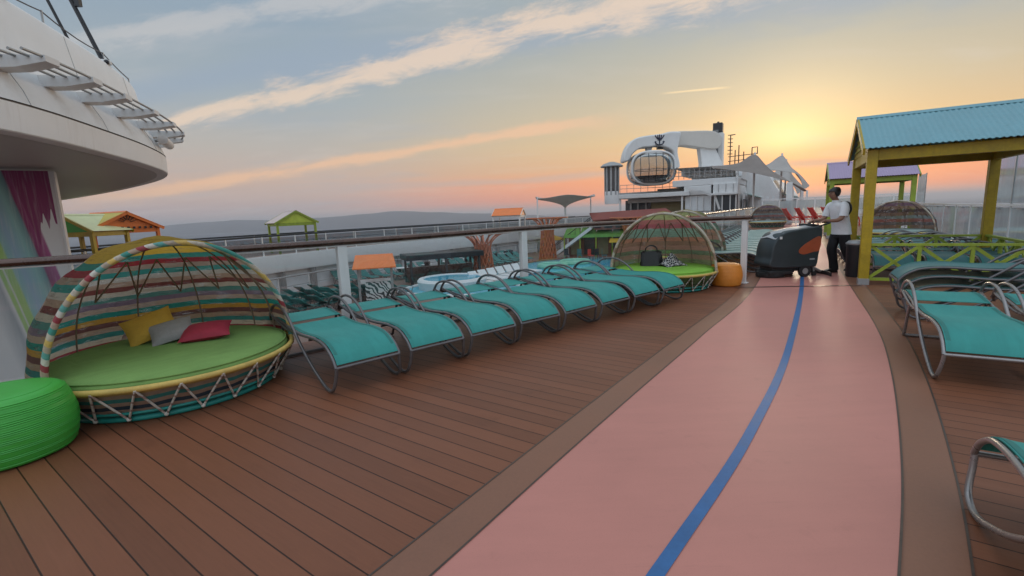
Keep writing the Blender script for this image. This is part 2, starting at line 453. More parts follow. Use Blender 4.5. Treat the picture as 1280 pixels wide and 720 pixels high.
def canvas_mat(name, col, tl=.45):
    m = bpy.data.materials.new(name); t = NT(nodes_of(m)); p = t.obj()
    n = t.noise(p, .6, 4, .6); c = t.ramp(n, [(.3, tuple(x*.9 for x in col)), (.7, tuple(x*1.08 for x in col))])
    tr = t.n('ShaderNodeBsdfTranslucent'); t.l(c, tr.inputs[0]); mx = t.n('ShaderNodeMixShader'); mx.inputs[0].default_value = tl
    t.l(t.principled(c, .75), mx.inputs[1]); t.l(tr.outputs[0], mx.inputs[2]); t.out(mx.outputs[0]); return m
M['grey_canvas'] = canvas_mat('grey_canvas', (.46, .40, .36), .5)
M['pale_canvas'] = canvas_mat('pale_canvas', (.60, .56, .52), .4)
M['cream'] = mat('cream_paint', (.62,.58,.52), .45, 0, .05, .6)
M['warm_wall'] = mat('warm_wall', (.34, .29, .15), .6, 0, .1, .5)
M['rust'] = mat('rust_panel', (.30, .11, .07), .6, 0, .2, .8)
M['red_plastic'] = mat('red_plastic', (.60, .07, .05), .45, 0, .1, 3)
M['mach'] = mat('machine_grey', (.028, .040, .044), .42, 0, .15, 3)
M['mach_top'] = mat('machine_top', (.42, .42, .42), .35, 0, .08, 5)
M['mach_orange'] = mat('machine_orange', (.40, .085, .03), .42, 0, .12, 5)
M['skin'] = mat('skin', (.30, .155, .10), .5, 0, .06, 8)
M['hair'] = mat('hair', (.010, .008, .007), .45, 0, .2, 20, bump=.4)
M['shirt'] = mat('white_shirt', (.80, .80, .81), .8, 0, .06, 6, bump=.2, bscale=18)
M['trousers'] = mat('black_trousers', (.010, .010, .013), .75, 0, .2, 6, bump=.3, bscale=14)
M['shoe'] = mat('black_shoe', (.010, .009, .009), .35)
M['rubber'] = mat('rubber', (.016, .016, .017), .6)
M['emblem'] = mat('emblem_navy', (.012, .016, .05), .4)

# ------------------------------------------------------------------ ship frame
D = Vector((.515, .857, 0)); N = Vector((.857, -.515, 0))       # along the ship, across to the outer side
def along(p, s, t=0.0, z=0.0):
    q = Vector((p[0], p[1], 0)) + D*s + N*t
    return Vector((q.x, q.y, z))
AD = math.atan2(D.y, D.x)
ROW = Vector((.767, .642, 0)); RP = Vector((-.642, .767, 0))     # the row of loungers by the rail, and away from the walker

# sea, coast
E = None
def sheet(pts, z): return MB().slab([(p[0], p[1], z) for p in pts], (0, 0, -.004))
sea_m = bpy.data.materials.new('sea_water'); t = NT(nodes_of(sea_m)); p = t.pos()
wv = t.noise(t.mapping(p, scale=(1, 1, 1)), .03, 6, .65)
t.out(t.principled((.085, .10, .12), .55, 0, t.bump(wv, .5, 2.0), Specular_IOR_Level=.06))
q = 12000
b = MB(); b._add([(-q,-q,-38),(q,-q,-38),(q,q,-38),(-q,q,-38)], [(0,1,2,3)])
struct('sea', b, sea_m, smooth=0)
hill_m = mat('hazed_scrub', (.055, .07, .085), .9, 0, .3, .004)  # scrub tinted blue: part of the distance haze is put into its colour
def ridge(name, x0, x1, y, prof, depth):
    n = 90; rows = []
    for j in range(9):
        r = []
        v = j/8
        for i in range(n+1):
            u = i/n; x = x0+(x1-x0)*u
            h = 0
            for k in range(len(prof)-1):
                a, c = prof[k], prof[k+1]
                if a[0] <= u <= c[0]:
                    f = (u-a[0])/(c[0]-a[0]); f = f*f*(3-2*f); h = a[1]*(1-f)+c[1]*f
            s = math.sin(PI*min(1, v*1.0))
            nz = noise.noise(Vector((x*.0036, v*2.0, 1.3)))*6 + noise.noise(Vector((x*.014, v*5, 4.3)))*2.5
            r.append((x, y+depth*v+noise.noise(Vector((x*.002, 3, 0)))*90, -38.5 + s*(h+38+nz*min(1, (h+38)/40))))
        rows.append(r)
    struct(name, MB().grid(rows), hill_m, smooth=60)
ridge('hills', -2300, 320, 2480, [(0,-20),(.08,5),(.19,24),(.27,27),(.36,19),(.46,22),(.57,38),(.62,42),(.71,27),(.82,10),(.92,-8),(1,-30)], 600)

# our deck
inner = [(-14,-3.0),(-9.5,1.3),(-6.6,3.35),(-4.9,4.35),(-2.92,5.47),(-1.4,6.7),(0,7.85),(1.38,9.07),(2.9,10.35)]
outer0 = (11.9, 11.0)
deck_pts = inner + [tuple(along((2.9,10.35), 120)[:2]), tuple(along(outer0, 120)[:2]), tuple(along(outer0, 0)[:2]), tuple(along(outer0, -12)[:2]), (3.6,-6), (-2,-9), (-14,-9)]
struct('deck', MB().prism(deck_pts, -.42, 0.0), M['planks'], smooth=0)
# jogging track, its borders and line: ribbons along smooth curves, each a sheet above the last
far_ = lambda p: [tuple(along(p, q)[:2]) for q in (8, 30, 90)]
tl = [(-5.0,-4.7),(-1.95,-.45),(-.37,1.77),(.29,2.70),(1.03,3.72),(2.19,5.30),(4.31,8.27)] + far_((4.31,8.27))
tr = [(-4.2,-4.1),(-1.4,-1.45),(.25,.28),(1.50,1.68),(2.31,2.66),(3.31,3.99),(4.25,5.38),(5.80,7.95)] + far_((5.80,7.95))
def offs(pts, o, sgn=1):
    P = [Vector((p[0], p[1], 0)) for p in pts]; out = []
    for i in range(len(P)):
        d = (P[min(i+1,len(P)-1)]-P[max(i-1,0)]).normalized()
        out.append((P[i].x + d.y*o, P[i].y - d.x*o))
    return out
bl = offs(tl, -.22); br = offs(tr, .22)
def ribbon(a, c, z, n=10):
    A = catmull([(p[0],p[1],z) for p in a], n); B = catmull([(p[0],p[1],z) for p in c], n)
    return MB().grid([A, B], 0)
def flat(name, a, c, z, m, n=10):
    if isinstance(a, tuple):                          # (curve, offset): offset taken after smoothing
        (a, oa), (c, oc) = a, c
        a = offs([tuple(p[:2]) for p in catmull([(p[0],p[1],0) for p in a], 12)], oa); c = offs([tuple(p[:2]) for p in catmull([(p[0],p[1],0) for p in c], 12)], oc); n = 1
    mb = ribbon(a, c, z, n); o = struct(name, mb, m, smooth=0)
    if o.data.polygons[0].normal.z < 0: o.data.flip_normals()
    return o
flat('deck_edge_boards', bl, br, .004, M['border'])
flat('track_edge_seam', (bl, -.010), (bl, .0), .006, M['strip'])
flat('track_edge_seam', (br, .0), (br, .010), .006, M['strip'])
flat('jogging_track', tl, tr, .008, M['track'])
flat('track_joint_seam', (tl, -.007), (tl, .003), .012, M['strip'])
flat('track_joint_seam', (tr, -.003), (tr, .007), .012, M['strip'])
blue = [(-3.1,-2.5),(-.75,.22),(.54,1.71),(1.55,2.93),(2.90,4.80),(5.57,8.94)] + [tuple(along((5.57,8.94), s)[:2]) for s in (8, 30, 90)]
flat('blue_track_line', (blue, -.031), (blue, .031), .012, M['blue'])
a = Vector((3.98,8.32,0)); c = Vector((6.05,8.02,0))
flat('deck_joint_strip', [tuple(a[:2]), tuple(c[:2])], [(a.x+.02,a.y+.05), (c.x+.02,c.y+.05)], .016, M['strip'], 2)

# lower pool deck
pd = [(-30,-3),(-14,-3)] + inner[1:] + [tuple(along((2.9,10.35), 120)[:2]), tuple(along((-14.5,20), 140)[:2]), (-18.5,30), (-20.5,20), (-30,14)]
struct('pool_deck', MB().prism(pd, -3.2, -2.8), M['pool_deck'], smooth=0)
# hull below everything
hull = [(-40,-12),(1,-10),(14.2,10)] + [tuple(along(outer0, 120, 1.5)[:2]), tuple(along(outer0, 150, -14)[:2]), tuple(along((-20.5,22), 130)[:2]), (-21.5,20), (-42,8)]
struct('ship_hull', MB().prism(hull, -38.5, -3.22), M['white_hull'], smooth=0)
# ------------------------------------------------------------------ sun loungers
def side_curve():
    return [(0,.245),(.03,.29),(.09,.345),(.22,.405),(.45,.425),(.8,.405),(1.05,.41),(1.22,.425)]
def back_curve(rise):
    return [(1.22,.425),(1.36,.438+rise*.5),(1.52,.452+rise*.8),(1.68,.455+rise*1.0),(1.79,.442+rise),(1.86,.41+rise)]
def make_lounger(name, label, cat, sling, frame, rise=.02, group=None):
    r = thing(name, label, cat, group=group)
    hw = .296
    sc = catmull([(0, y, z) for y, z in side_curve()], 4); bc = catmull([(0, y, z) for y, z in back_curve(rise)], 4)
    f = MB()
    for s in (-1, 1):
        f.tube([(s*hw, p.y, p.z) for p in sc], .0145, 8)
        f.tube([(s*(hw-.004), p.y, p.z) for p in bc], .013, 8)
    f.tube([(-hw, 0, .245), (hw, 0, .245)], .0145, 8)
    f.tube([(-hw, 1.86, .41+rise), (hw, 1.86, .41+rise)], .015, 8)
    f.tube([(-hw, 1.215, .405), (hw, 1.215, .405)], .012, 8)
    f.tube([(-hw, .62, .385), (hw, .62, .385)], .011, 8)
    f.build('frame', frame, r, smooth=50)
    def sling_mb(c, sag):
        rows = []
        for i, p in enumerate(c):
            row = []
            for j in range(9):
                u = j/8*2-1
                row.append((u*(hw-.012), p.y, p.z+.014 - sag*(1-u*u)*math.sin(PI*i/(len(c)-1))))
            rows.append(row)
        return MB().grid(rows, .006)
    sling_mb(sc[1:-1], .018).build('seat_sling', sling, r, smooth=60)
    sling_mb(bc[2:-1], .012).build('back_sling', sling, r, smooth=60)
    hm = MB()                                          # doubled hems along the sling edges
    for s in (-1, 1):
        for cc in (sc[2:-2], bc[3:-2]):
            hm.grid([[(s*(hw-.020), p.y, p.z+.0215), ] + [(s*(hw-.048), p.y, p.z+.0195)] for p in cc])
    hm.build('hem', M['hem'], r, smooth=60)
    for s in (-1, 1):
        x = s*(hw+.018)
        pts = [(x-s*.02,1.78,.40),(x,1.74,.475),(x,1.64,.575),(x,1.47,.622),(x,1.27,.605),(x,1.10,.530),(x,.96,.42),(x,.80,.30),(x,.56,.16),(x,.34,.065),(x,.22,.026),(x,.13,.020),(x,.06,.05),(x-s*.006,.03,.10),(x-s*.016,.012,.17),(x-s*.022,.0,.245)]
        MB().tube(catmull(pts, 4), .0150, 8).build('arm', frame, r, smooth=50)
        # brace that carries the arm back to the side rail
        MB().tube(catmull([(x,1.72,.49),(x,1.55,.455),(x-s*.01,1.25,.40),(x-s*.02,1.0,.40)], 3), .013, 8).build('rail', frame, r, smooth=50)
    g = MB(); x = hw-.01
    g.tube(catmull([(-x,1.42,.42),(-x,1.50,.24),(-x,1.58,.05),(-x,1.60,.02),(-x+.05,1.60,.017)],3)+[Vector((x-.05,1.60,.017))]+catmull([(x,1.60,.02),(x,1.58,.05),(x,1.50,.24),(x,1.42,.42)],3), .015, 8)
    g.build('rear_leg', frame, r, smooth=50)
    return r
def aim(v): return math.atan2(v[1], v[0]) - PI/2      # local +y (foot to head) along v
L0 = make_lounger('sun_lounger', 'teal sling sun lounger, first in the railing row, beside the large striped daybed', 'sun lounger', M['teal'], M['frame'], .0, 'teal loungers in a row along the railing')
mid0 = Vector((-1.54, 3.82, 0)) + ROW*.335
for i in range(8):
    p = mid0 + ROW*(.703*i) + Vector((random.uniform(-.01,.01), random.uniform(-.01,.01), 0))
    lab = ['', 'teal sling sun lounger, second in the railing row counted from the large striped daybed',
           'teal sling sun lounger, third in the railing row counted from the large striped daybed',
           'teal sling sun lounger, fourth in the railing row counted from the large striped daybed',
           'teal sling sun lounger, fifth in the railing row, three short of the last one',
           'teal sling sun lounger, sixth in the railing row, two short of the last one',
           'teal sling sun lounger, seventh in the railing row, next to the last one',
           'teal sling sun lounger, last in the railing row, beside the daybed with the bag'][i]
    if i == 0: L0.location = p; L0.rotation_euler = (0, 0, aim(RP)+.03)
    else: dup(L0, p, aim(RP)+random.uniform(-.035,.035), lab)
LR = make_lounger('sun_lounger', 'teal sling sun lounger standing alone beside the track, foot end nearest the track border', 'sun lounger', M['teal'], M['frame_light'], .02, 'teal loungers on the outer side of the track')
dv = D
LR.location = Vector((3.36, 3.60, 0)) + N*.33; LR.rotation_euler = (0, 0, aim(dv))
dup(LR, Vector((3.36, 3.60, 0)) + N*1.10 + D*.02, aim(dv)+.02, 'teal lounger by the track mostly cut off by the photo edge, only its arm showing')
dup(LR, Vector((2.46, 1.97, 0)), aim(-D), 'teal lounger cut off in the bottom corner, closest to the viewer')
# a stack of three with faded slings, feet to the track
LS = make_lounger('sun_lounger', 'lowest of the three stacked faded teal loungers in front of the yellow pavilion', 'sun lounger', M['teal_b'], M['frame'], .0, 'stacked faded teal loungers')
base = along((4.98, 5.95), 0, 0)
LS.location = base; LS.rotation_euler = (0, 0, aim(N))
for k, w in ((1, 'middle one of the three stacked faded teal loungers in front of the yellow pavilion'), (2, 'topmost of the three stacked faded teal loungers in front of the yellow pavilion')):
    dup(LS, base + Vector((-.03*k*N.x+.05*D.x*k, -.03*k*N.y+.05*D.y*k, .105*k)), aim(N), w)
# the far row along the inner rail, beyond the scrubber
LF = make_lounger('sun_lounger', 'pale teal lounger at the near end of the far row behind the floor scrubber', 'sun lounger', M['sage'], M['frame'], .03, 'loungers in the far row beyond the scrubber')
f0 = Vector((5.55, 10.35, 0)); hv = -N
LF.location = f0; LF.rotation_euler = (0, 0, aim(hv))
for i in range(1, 15):
    dup(LF, f0 + D*(.70*i), aim(hv)+random.uniform(-.02,.02), 'pale teal lounger, %s in the far row behind the floor scrubber' % (ordinal(i) if i < 14 else 'last one'))
# faded ones inside and beyond the pavilion
for k, (s, tt, lab) in enumerate(((.75, .35, 'faded teal lounger inside the yellow pavilion, nearest the track'), (.75, 1.1, 'faded teal lounger in the middle of the yellow pavilion'), (.75, 1.8, 'faded teal lounger inside the yellow pavilion, nearest the windbreak'))):
    dup(LS, along((6.45, 8.35), s-.45, tt), aim(D), lab, 'loungers inside the yellow pavilion')
for k in range(4):
    dup(LS, along((7.9, 11.4), .75*k, .1), aim(N), 'faded teal lounger, %s in the row behind the yellow pavilion' % ['first','second','third','last'][k], 'loungers in a row behind the yellow pavilion')
for k in range(5):
    dup(LS, along((9.6, 8.6), .8*k, .55), aim(N)+PI, 'faded teal lounger against the glass windbreak, %s of five' % ['first','second','third','fourth','last'][k], 'loungers against the glass windbreak')

# ------------------------------------------------------------------ domed daybeds
def make_daybed(name, label, loc, rz, mats, mattress, wrapm, R=1.05, group=None, cutk=.33):
    """front looks along local +x"""
    r = thing(name, label, 'daybed', loc, rz, group)
    zr = .30; H = 1.10
    # basket
    rows = []
    n = 64
    for j in range(9):
        v = j/8; rr = R*(.82+.175*v**.8); row = []
        for i in range(n+1):
            a = 2*PI*i/n
            w = rr + .012*math.sin(a*20)*math.sin(PI*v)
            row.append((w*math.cos(a), w*math.sin(a), .03+(zr-.03)*v))
        rows.append(row)
    MB().grid(rows).build('basket', mats[1], r, smooth=60)
    MB().tube([(R*math.cos(2*PI*i/n), R*math.sin(2*PI*i/n), zr+.005) for i in range(n)], .024, 10, True).build('rim', M['rim_yellow'], r, smooth=60)
    MB().tube([(R*.83*math.cos(2*PI*i/n), R*.83*math.sin(2*PI*i/n), .026) for i in range(n)], .024, 8, True).build('foot_ring', M['ring_teal'], r, smooth=60)
    MB().tube([(R*.88*math.cos(2*PI*i/n), R*.88*math.sin(2*PI*i/n), .085) for i in range(n)], .012, 8, True).build('foot_ring', M['ring_teal'], r, smooth=60)
    z = MB(); k = 22
    for i in range(k):
        a = 2*PI*i/k; b = 2*PI*(i+.5)/k; c = 2*PI*(i+1)/k
        P = lambda q, rr, zz: (rr*math.cos(q), rr*math.sin(q), zz)
        z.tube([P(a, R*1.02, zr), P(b, R*.865, .03)], .009, 6); z.tube([P(b, R*.865, .03), P(c, R*1.02, zr)], .009, 6)
        z.ball(P(b, R*.87, .035), .018, 6, 5)
    z.build('lacing', M['cord'], r, smooth=60)
    # mattress, thick and softly rounded
    prof = [(R*.2,.20),(R*.90,.205),(R*.945,.235),(R*.962,.29),(R*.955,.335),(R*.91,.370),(R*.78,.388),(R*.4,.398),(.02,.40)]
    MB().lathe(prof, seg=64).build('mattress', mattress, r, smooth=60)
    MB().tube([(R*.945*math.cos(2*PI*i/n), R*.945*math.sin(2*PI*i/n), .352) for i in range(n)], .008, 6, True).build('piping', mattress, r, smooth=60)
    # canopy: slices parallel to the front arch
    cut = R*cutk; m = 22; rows = []
    for i in range(m):
        th = (i/(m-1))**.9
        x = cut - (cut+R*.985)*th
        rad = math.sqrt(max(1e-4, R*R-x*x)); row = []
        for j in range(41):
            a = PI*j/40
            s = 1+.010*math.cos(a*16)
            row.append((x, rad*math.cos(a)*s, zr + H/R*rad*math.sin(a)*s))
        rows.append(row)
    MB().grid(rows).build('canopy', mats[0], r, smooth=70)
    def arch(x, rr, m_, nm, lean=0.0, k=1.0):
        rad = math.sqrt(R*R-x*x)*k
        MB().tube([(x+lean*math.sin(PI*j/36), rad*math.cos(PI*j/36), zr+H/R*rad*math.sin(PI*j/36)) for j in range(37)], rr, 8).build(nm, m_, r, smooth=60)
    arch(cut, .024, wrapm, 'front_arch', .02, 1.005)
    arch(cut-.42*R/1.05, .010, M['rib'], 'hoop', 0, .985)
    # ribs from the rim up over the crown, and the zigzag between them
    for q in (-68, -34, 0, 34, 68):
        a = R_(180+q)
        pts = []
        for j in range(15):
            e = R_(85)*j/14
            pts.append((R*.978*math.cos(e)*math.cos(a), R*.978*math.cos(e)*math.sin(a), zr+H*.978*math.sin(e)))
        MB().tube(pts, .0075, 6).build('rib', M['rib'], r, smooth=60)
    zz = MB()
    for (e0, e1) in ((R_(28), R_(55)),):
        for q in range(-4, 4):
            for a, b in ((q, q+.5), (q+1, q+.5)):
                A = R_(180+a*25); B = R_(180+b*25); kk = .965
                zz.tube([(R*kk*math.cos(e0)*math.cos(A), R*kk*math.cos(e0)*math.sin(A), zr+H*kk*math.sin(e0)), (R*kk*math.cos(e1)*math.cos(B), R*kk*math.cos(e1)*math.sin(B), zr+H*kk*math.sin(e1))], .008, 6)
    zz.build('cross_brace', M['rib'], r, smooth=60)
    return r
DB = make_daybed('daybed', 'large round daybed with multicoloured striped dome canopy and plain green mattress beside the lime pouf', (-3.16, 4.28, 0), R_(-37), (M['stripes'], M['stripes_base']), M['mattress'], M['wrap'], .985)
DB2 = make_daybed('daybed', 'striped domed daybed with bright lime mattress, holding the black bag, beside the orange pouf', (2.86, 8.86, 0), math.atan2(-.93, -.36), (M['stripes2'], M['stripes2']), M['lime_fabric'], M['wrap_pale'], .95, None, .25)
DB3 = make_daybed('daybed', 'brown striped domed daybed between the yellow pavilion and the lilac roofed pavilion', (13.7, 16.7, 0), R_(-140), (M['stripes3'], M['stripes3']), M['sage'], M['wrap_pale'], 1.05, None, .2)
DB3['label'] = 'brown striped domed daybed between the yellow pavilion and the lilac roofed pavilion'
dup(DB3, (16.4, 30.2, 0), R_(-120), 'small brown domed daybed far off at the end of the lounger row')
dup(DB2, (4.35, 11.75, 0), R_(-125), 'green striped domed daybed half hidden behind the one holding the bag')

def cushion(name, label, loc, rot, s, m):
    rows_t = []; n = 14
    mb = MB(); hw, hh, th = s[0]/2, s[1]/2, s[2]/2
    for sg in (1, -1):
        rows = []
        for i in range(n+1):
            row = []
            for j in range(n+1):
                u = i/n*2-1; v = j/n*2-1
                pin = 1-.10*(1-abs(u)**2)*abs(v)**4 - 0
                x = u*hw*(1-.07*(1-v*v)); y = v*hh*(1-.07*(1-u*u))
                h = th*((1-abs(u)**2.6)*(1-abs(v)**2.6))**.55
                h += .008*noise.noise(Vector((u*3+loc[0], v*3, sg)))*(1-max(abs(u),abs(v)))
                row.append((x, y, sg*h))
            rows.append(row)
        if sg < 0: rows = [r[::-1] for r in rows]
        mb.grid(rows)
    o = mb.build(name, m, None, smooth=80)
    o.location = loc; o.rotation_euler = rot
    tag(o, label, 'cushion'); return o
cushion('cushion', 'mustard yellow cushion leaning in the large striped daybed', (-3.50, 4.46, .545), (R_(44), R_(-16), R_(40)), (.42, .32, .13), M['mustard'])
cushion('cushion', 'pale grey cushion between the yellow and the dark red cushion', (-3.27, 4.42, .50), (R_(36), R_(-10), R_(36)), (.36, .27, .12), M['grey_fabric'])
cushion('cushion', 'dark red cushion lying flat in the large striped daybed', (-2.98, 4.47, .475), (R_(16), R_(-3), R_(24)), (.43, .31, .13), M['red_fabric'])
# bag and towel on the second daybed
bag = thing('tote_bag', 'black shoulder bag lying on the lime mattress of the second daybed', 'bag', (2.66, 8.92, .40), R_(-20))
mb = MB(); rows = []
for i in range(9):
    v = i/8; row = []
    for k in range(25):
        a = 2*PI*k/24; c, s_ = math.cos(a), math.sin(a)
        e = lambda q: math.copysign(abs(q)**.6, q)
        w = .20*(1-.12*v)+.02*math.sin(5*a+v*3); d = .11*(1-.45*v)
        row.append((w*e(c), d*e(s_), .0+.26*v+.015*math.sin(a*3)*v))
    rows.append(row)
mb.grid(rows); mb.slab([rows[0][k] for k in range(24)], (0,0,.004)); mb.slab([rows[-1][k] for k in range(24)], (0,0,.004))
mb.build('bag_body', M['black'], bag, smooth=60)
for s_ in (-.05, .05):
    MB().tube(catmull([(-.12, s_, .24), (-.09, s_*1.3, .34), (.0, s_*1.5, .38), (.09, s_*1.3, .34), (.12, s_, .24)], 5), .008, 6).build('handle', M['black'], bag)
pm = bpy.data.materials.new('patterned_cloth'); t = NT(nodes_of(pm)); p_ = t.obj()
vo = t.n('ShaderNodeTexVoronoi', feature='DISTANCE_TO_EDGE'); t.l(p_, vo.inputs['Vector']); vo.inputs['Scale'].default_value = 22
t.out(t.principled(t.mix(t.sstep(vo.outputs['Distance'], .05, .09), (.55,.53,.5), (.015,.015,.02)), .85))
mb = MB(); rows = []
for i in range(17):
    row = []
    for j in range(17):
        u = i/16*2-1; v = j/16*2-1; d = max(abs(u), abs(v))
        h = .25*math.exp(-(u*u*1.6+v*v*2.2))*(1+.5*noise.noise(Vector((u*3, v*3, 2)))) + .02*noise.noise(Vector((u*7, v*7, 5)))
        row.append((u*.24, v*.17, max(.004, h-.045*(1-d))))
    rows.append(row)
mb.grid(rows, .004)
tw = mb.build('towel', pm, None, smooth=80); tw.location = (3.0, 8.78, .395); tw.rotation_euler = (0, 0, .4)
tag(tw, 'crumpled black and white patterned towel beside the black bag', 'towel')

# ------------------------------------------------------------------ poufs
def pouf(name, label, loc, R, H, m, ribs, cord):
    r = thing(name, label, 'pouf', loc)
    prof = []
    n = 72
    for i in range(n+1):
        v = i/n; z = H*v
        base = R*(.80+.20*math.sin(PI*min(1, max(0, .10+v*.86)))**.8)
        edge = min(1, v/.05)**.5*min(1, (1-v)/.055)**.5
        prof.append((base*(.90+.10*edge)+.0024*math.sin(v*ribs*2*PI), z))
    top = [(R*.66, H+.004), (R*.3, H+.006), (.01, H+.006)]
    MB().lathe([(.01, 0)]+prof, seg=64, fn=lambda a, z: 1+.004*math.sin(a*9+z*30)).build('woven_body', m, r, smooth=50)
    MB().lathe([(R*.70, H-.02), (R*.70, H+.002), (R*.66, H+.007), (R*.4, H+.010), (.01, H+.010)], seg=48).build('top', m, r, smooth=40)
    return r
pouf('pouf', 'bright lime green woven drum pouf beside the large striped daybed', (-3.46, 3.02, 0), .38, .44, M['lime'], 32, None)
pouf('pouf', 'orange woven drum pouf at the end of the railing', (4.00, 8.72, 0), .285, .40, M['orange'], 16, None)

# ------------------------------------------------------------------ handrails with glass
def railing(name, label, pts, zt, posts, group=None, cap=.075, glass=True, post_w=.06, zb=0.0, capm='wood'):
    r = thing(name, label, 'railing', (pts[0][0], pts[0][1], zb), 0, group)
    o = Vector((pts[0][0], pts[0][1], zb))
    P = [Vector((p[0], p[1], zt[i] if isinstance(zt, (list, tuple)) else zt)) for i, p in enumerate(pts)]
    C = catmull(P, 8) if len(P) > 2 else P
    rows = []
    for i, p in enumerate(C):
        tg = (C[min(i+1, len(C)-1)]-C[max(i-1, 0)]).normalized(); s = Vector((tg.y, -tg.x, 0)).normalized()
        ring = []
        for k in range(13):
            a = 2*PI*k/12
            ring.append(p - o + s*cap*math.cos(a) + Vector((0,0,1))*(.040*math.sin(a)-.042))
        rows.append(ring)
    mb = MB().grid(rows)
    for e in (rows[0], rows[-1]): mb.slab([e[k] for k in range(12)], (0, 0, .0015))
    mb.build('handrail', M[capm], r, smooth=60)
    b = MB()
    for i in range(len(C)-1):
        b.bar(C[i]-o-Vector((0,0,.092)), C[i+1]-o-Vector((0,0,.092)), .045, .014)
    b.build('under_rail', M['white'], r)
    for (i0, wide) in posts:                      # fraction along the curve
        k = i0*(len(C)-1); j = int(min(len(C)-2, math.floor(k))); p = C[j].lerp(C[j+1], k-j) - o
        tg = (C[j+1]-C[j]).normalized(); a = math.atan2(tg.y, tg.x)
        h = p.z-.097
        pb = MB().box((p.x, p.y, h/2), (wide*.8, wide*.62, h), a)
        pb.build('post', M['white'], r, bevel=.006)
        f = MB().box((p.x, p.y, .012), (wide*1.3, wide*1.2, .02), a).build('base_plate', M['white'], r, bevel=.004)
    if glass:
        for (i0, i1) in zip([q[0] for q in posts][:-1], [q[0] for q in posts][1:]):
            n = 10; rows = []
            for j in range(n+1):
                k = (i0+(i1-i0)*j/n)*(len(C)-1); q = int(min(len(C)-2, math.floor(k))); p = C[q].lerp(C[q+1], k-q)-o
                rows.append(p)
            L = (rows[-1]-rows[0]).length
            if L < .3: continue
            a, c = .06/L, 1-.06/L
            pa = [rows[0].lerp(rows[-1], a)] + rows[1:-1] + [rows[0].lerp(rows[-1], c)]
            g = MB().grid([[ (p.x, p.y, .10) for p in pa], [(p.x, p.y, p.z-.10) for p in pa]])
            g.build('glass_panel', M['glass'], r, smooth=0)
    return r
rp = [(-9.5,1.05),(-6.6,3.15),(-4.95,4.35),(-2.92,5.50),(-1.4,6.75),(0,7.92),(1.38,9.12),(2.86,10.36)]
railing('railing', 'long dark wood capped glass railing behind the lounger row', rp, [1.25,1.25,1.25,1.25,1.25,1.265,1.26,1.24],
        [(.0,.06),(.2,.06),(.495,.15),(.737,.15),(.985,.06)])
railing('railing', 'short dark capped railing ending beside the orange pouf', [(2.96,10.30),(4.46,8.74)], [1.245,1.28], [(.05,.06),(.945,.12)])
c0 = (2.95,10.5)
railing('railing', 'far railing running behind the far lounger row', [tuple(along(c0, s)[:2]) for s in (0.1, 8, 16, 34)], 1.22, [(i/12, .05) for i in range(13)])
# ------------------------------------------------------------------ floor scrubber
sc_ = thing('floor_scrubber', 'dark grey walk-behind floor scrubber with orange side panel on the pink track', 'floor scrubber', (5.62, 9.50, 0), R_(4))
# local: x along the machine, front at -x, handle end at +x
prof = [(-.52,.22),(-.545,.42),(-.52,.62),(-.44,.80),(-.30,.90),(.0,.955),(.34,.99),(.46,.985),(.50,.93),(.49,.70),(.45,.45),(.42,.24),(.30,.20)]
c2 = catmull([(x, 0, z) for x, z in prof], 5, True)
mb = MB(); rows = []
for k, (y, s) in enumerate(((-.27,.93),(-.262,.97),(-.235,1.0),(0,1.01),(.235,1.0),(.262,.97),(.27,.93))):
    rows.append([((p.x+.02)*s-.02, y, (p.z-.55)*s+.55) for p in c2] )
rows = [r + [r[0]] for r in rows]
mb.grid(rows); mb.slab(rows[0][:-1], (0, .004, 0)); mb.slab(rows[-1][:-1], (0, -.004, 0))
mb.build('body', M['mach'], sc_, smooth=40)
top = [(-.46,.80),(-.30,.915),(.0,.972),(.34,1.007),(.45,1.0)]
MB().grid([[(x, y, z + (.0 if abs(y) < .2 else -.03)) for x, z in top] for y in (-.25,-.2,0,.2,.25)], .012).build('lid', M['mach_top'], sc_, smooth=50)
for s in (-1, 1):
    y = s*.272
    op = catmull([(.44,0,.80),(.20,0,.70),(.04,0,.58),(.02,0,.50),(.12,0,.46),(.30,0,.50),(.44,0,.54)], 5, True)
    MB().slab([(p.x, y, p.z) for p in op], (0, s*.006, 0)).build('side_panel', M['mach_orange'], sc_, smooth=0)
MB().box((-.36,-.268,.80), (.05,.012,.05)).build('badge', M['white'], sc_)
MB().box((.30,-.272,.36), (.10,.008,.025)).build('badge', M['mach_top'], sc_)
ch = MB().box((-.05,0,.185), (.86,.40,.12)).box((-.30,0,.11), (.50,.50,.09)); ch.build('chassis', M['black'], sc_, bevel=.02)
MB().lathe([(.02,0),(.255,0),(.265,.03),(.25,.10),(.18,.125),(.02,.13)], (-.38,0,.015), 32).build('brush_deck', M['black'], sc_, smooth=40)
for s in (-1, 1):
    T = MB()
    n = 24; R = .125
    ring = lambda y, r: [(.18+r*math.cos(2*PI*k/n), y, .125+r*math.sin(2*PI*k/n)) for k in range(n+1)]
    T.grid([ring(s*.20, .06), ring(s*.20, .115), ring(s*.215, R), ring(s*.25, R), ring(s*.265, .115), ring(s*.265, .06)])
    w = T.build('wheel', M['rubber'], sc_, smooth=40)
    h = MB().slab([(.18+.062*math.cos(2*PI*k/n), s*.262, .125+.062*math.sin(2*PI*k/n)) for k in range(n)], (0, -s*.05, 0)).build('hub', M['grey_metal'], w)
    c = MB().slab([(.44+.05*math.cos(2*PI*k/n), s*.17, .05+.05*math.sin(2*PI*k/n)) for k in range(n)], (0, -s*.03, 0)).build('caster', M['rubber'], sc_)
    MB().bar((.44, s*.155, .05), (.42, s*.155, .20), .02, .03).build('caster_fork', M['grey_metal'], c)
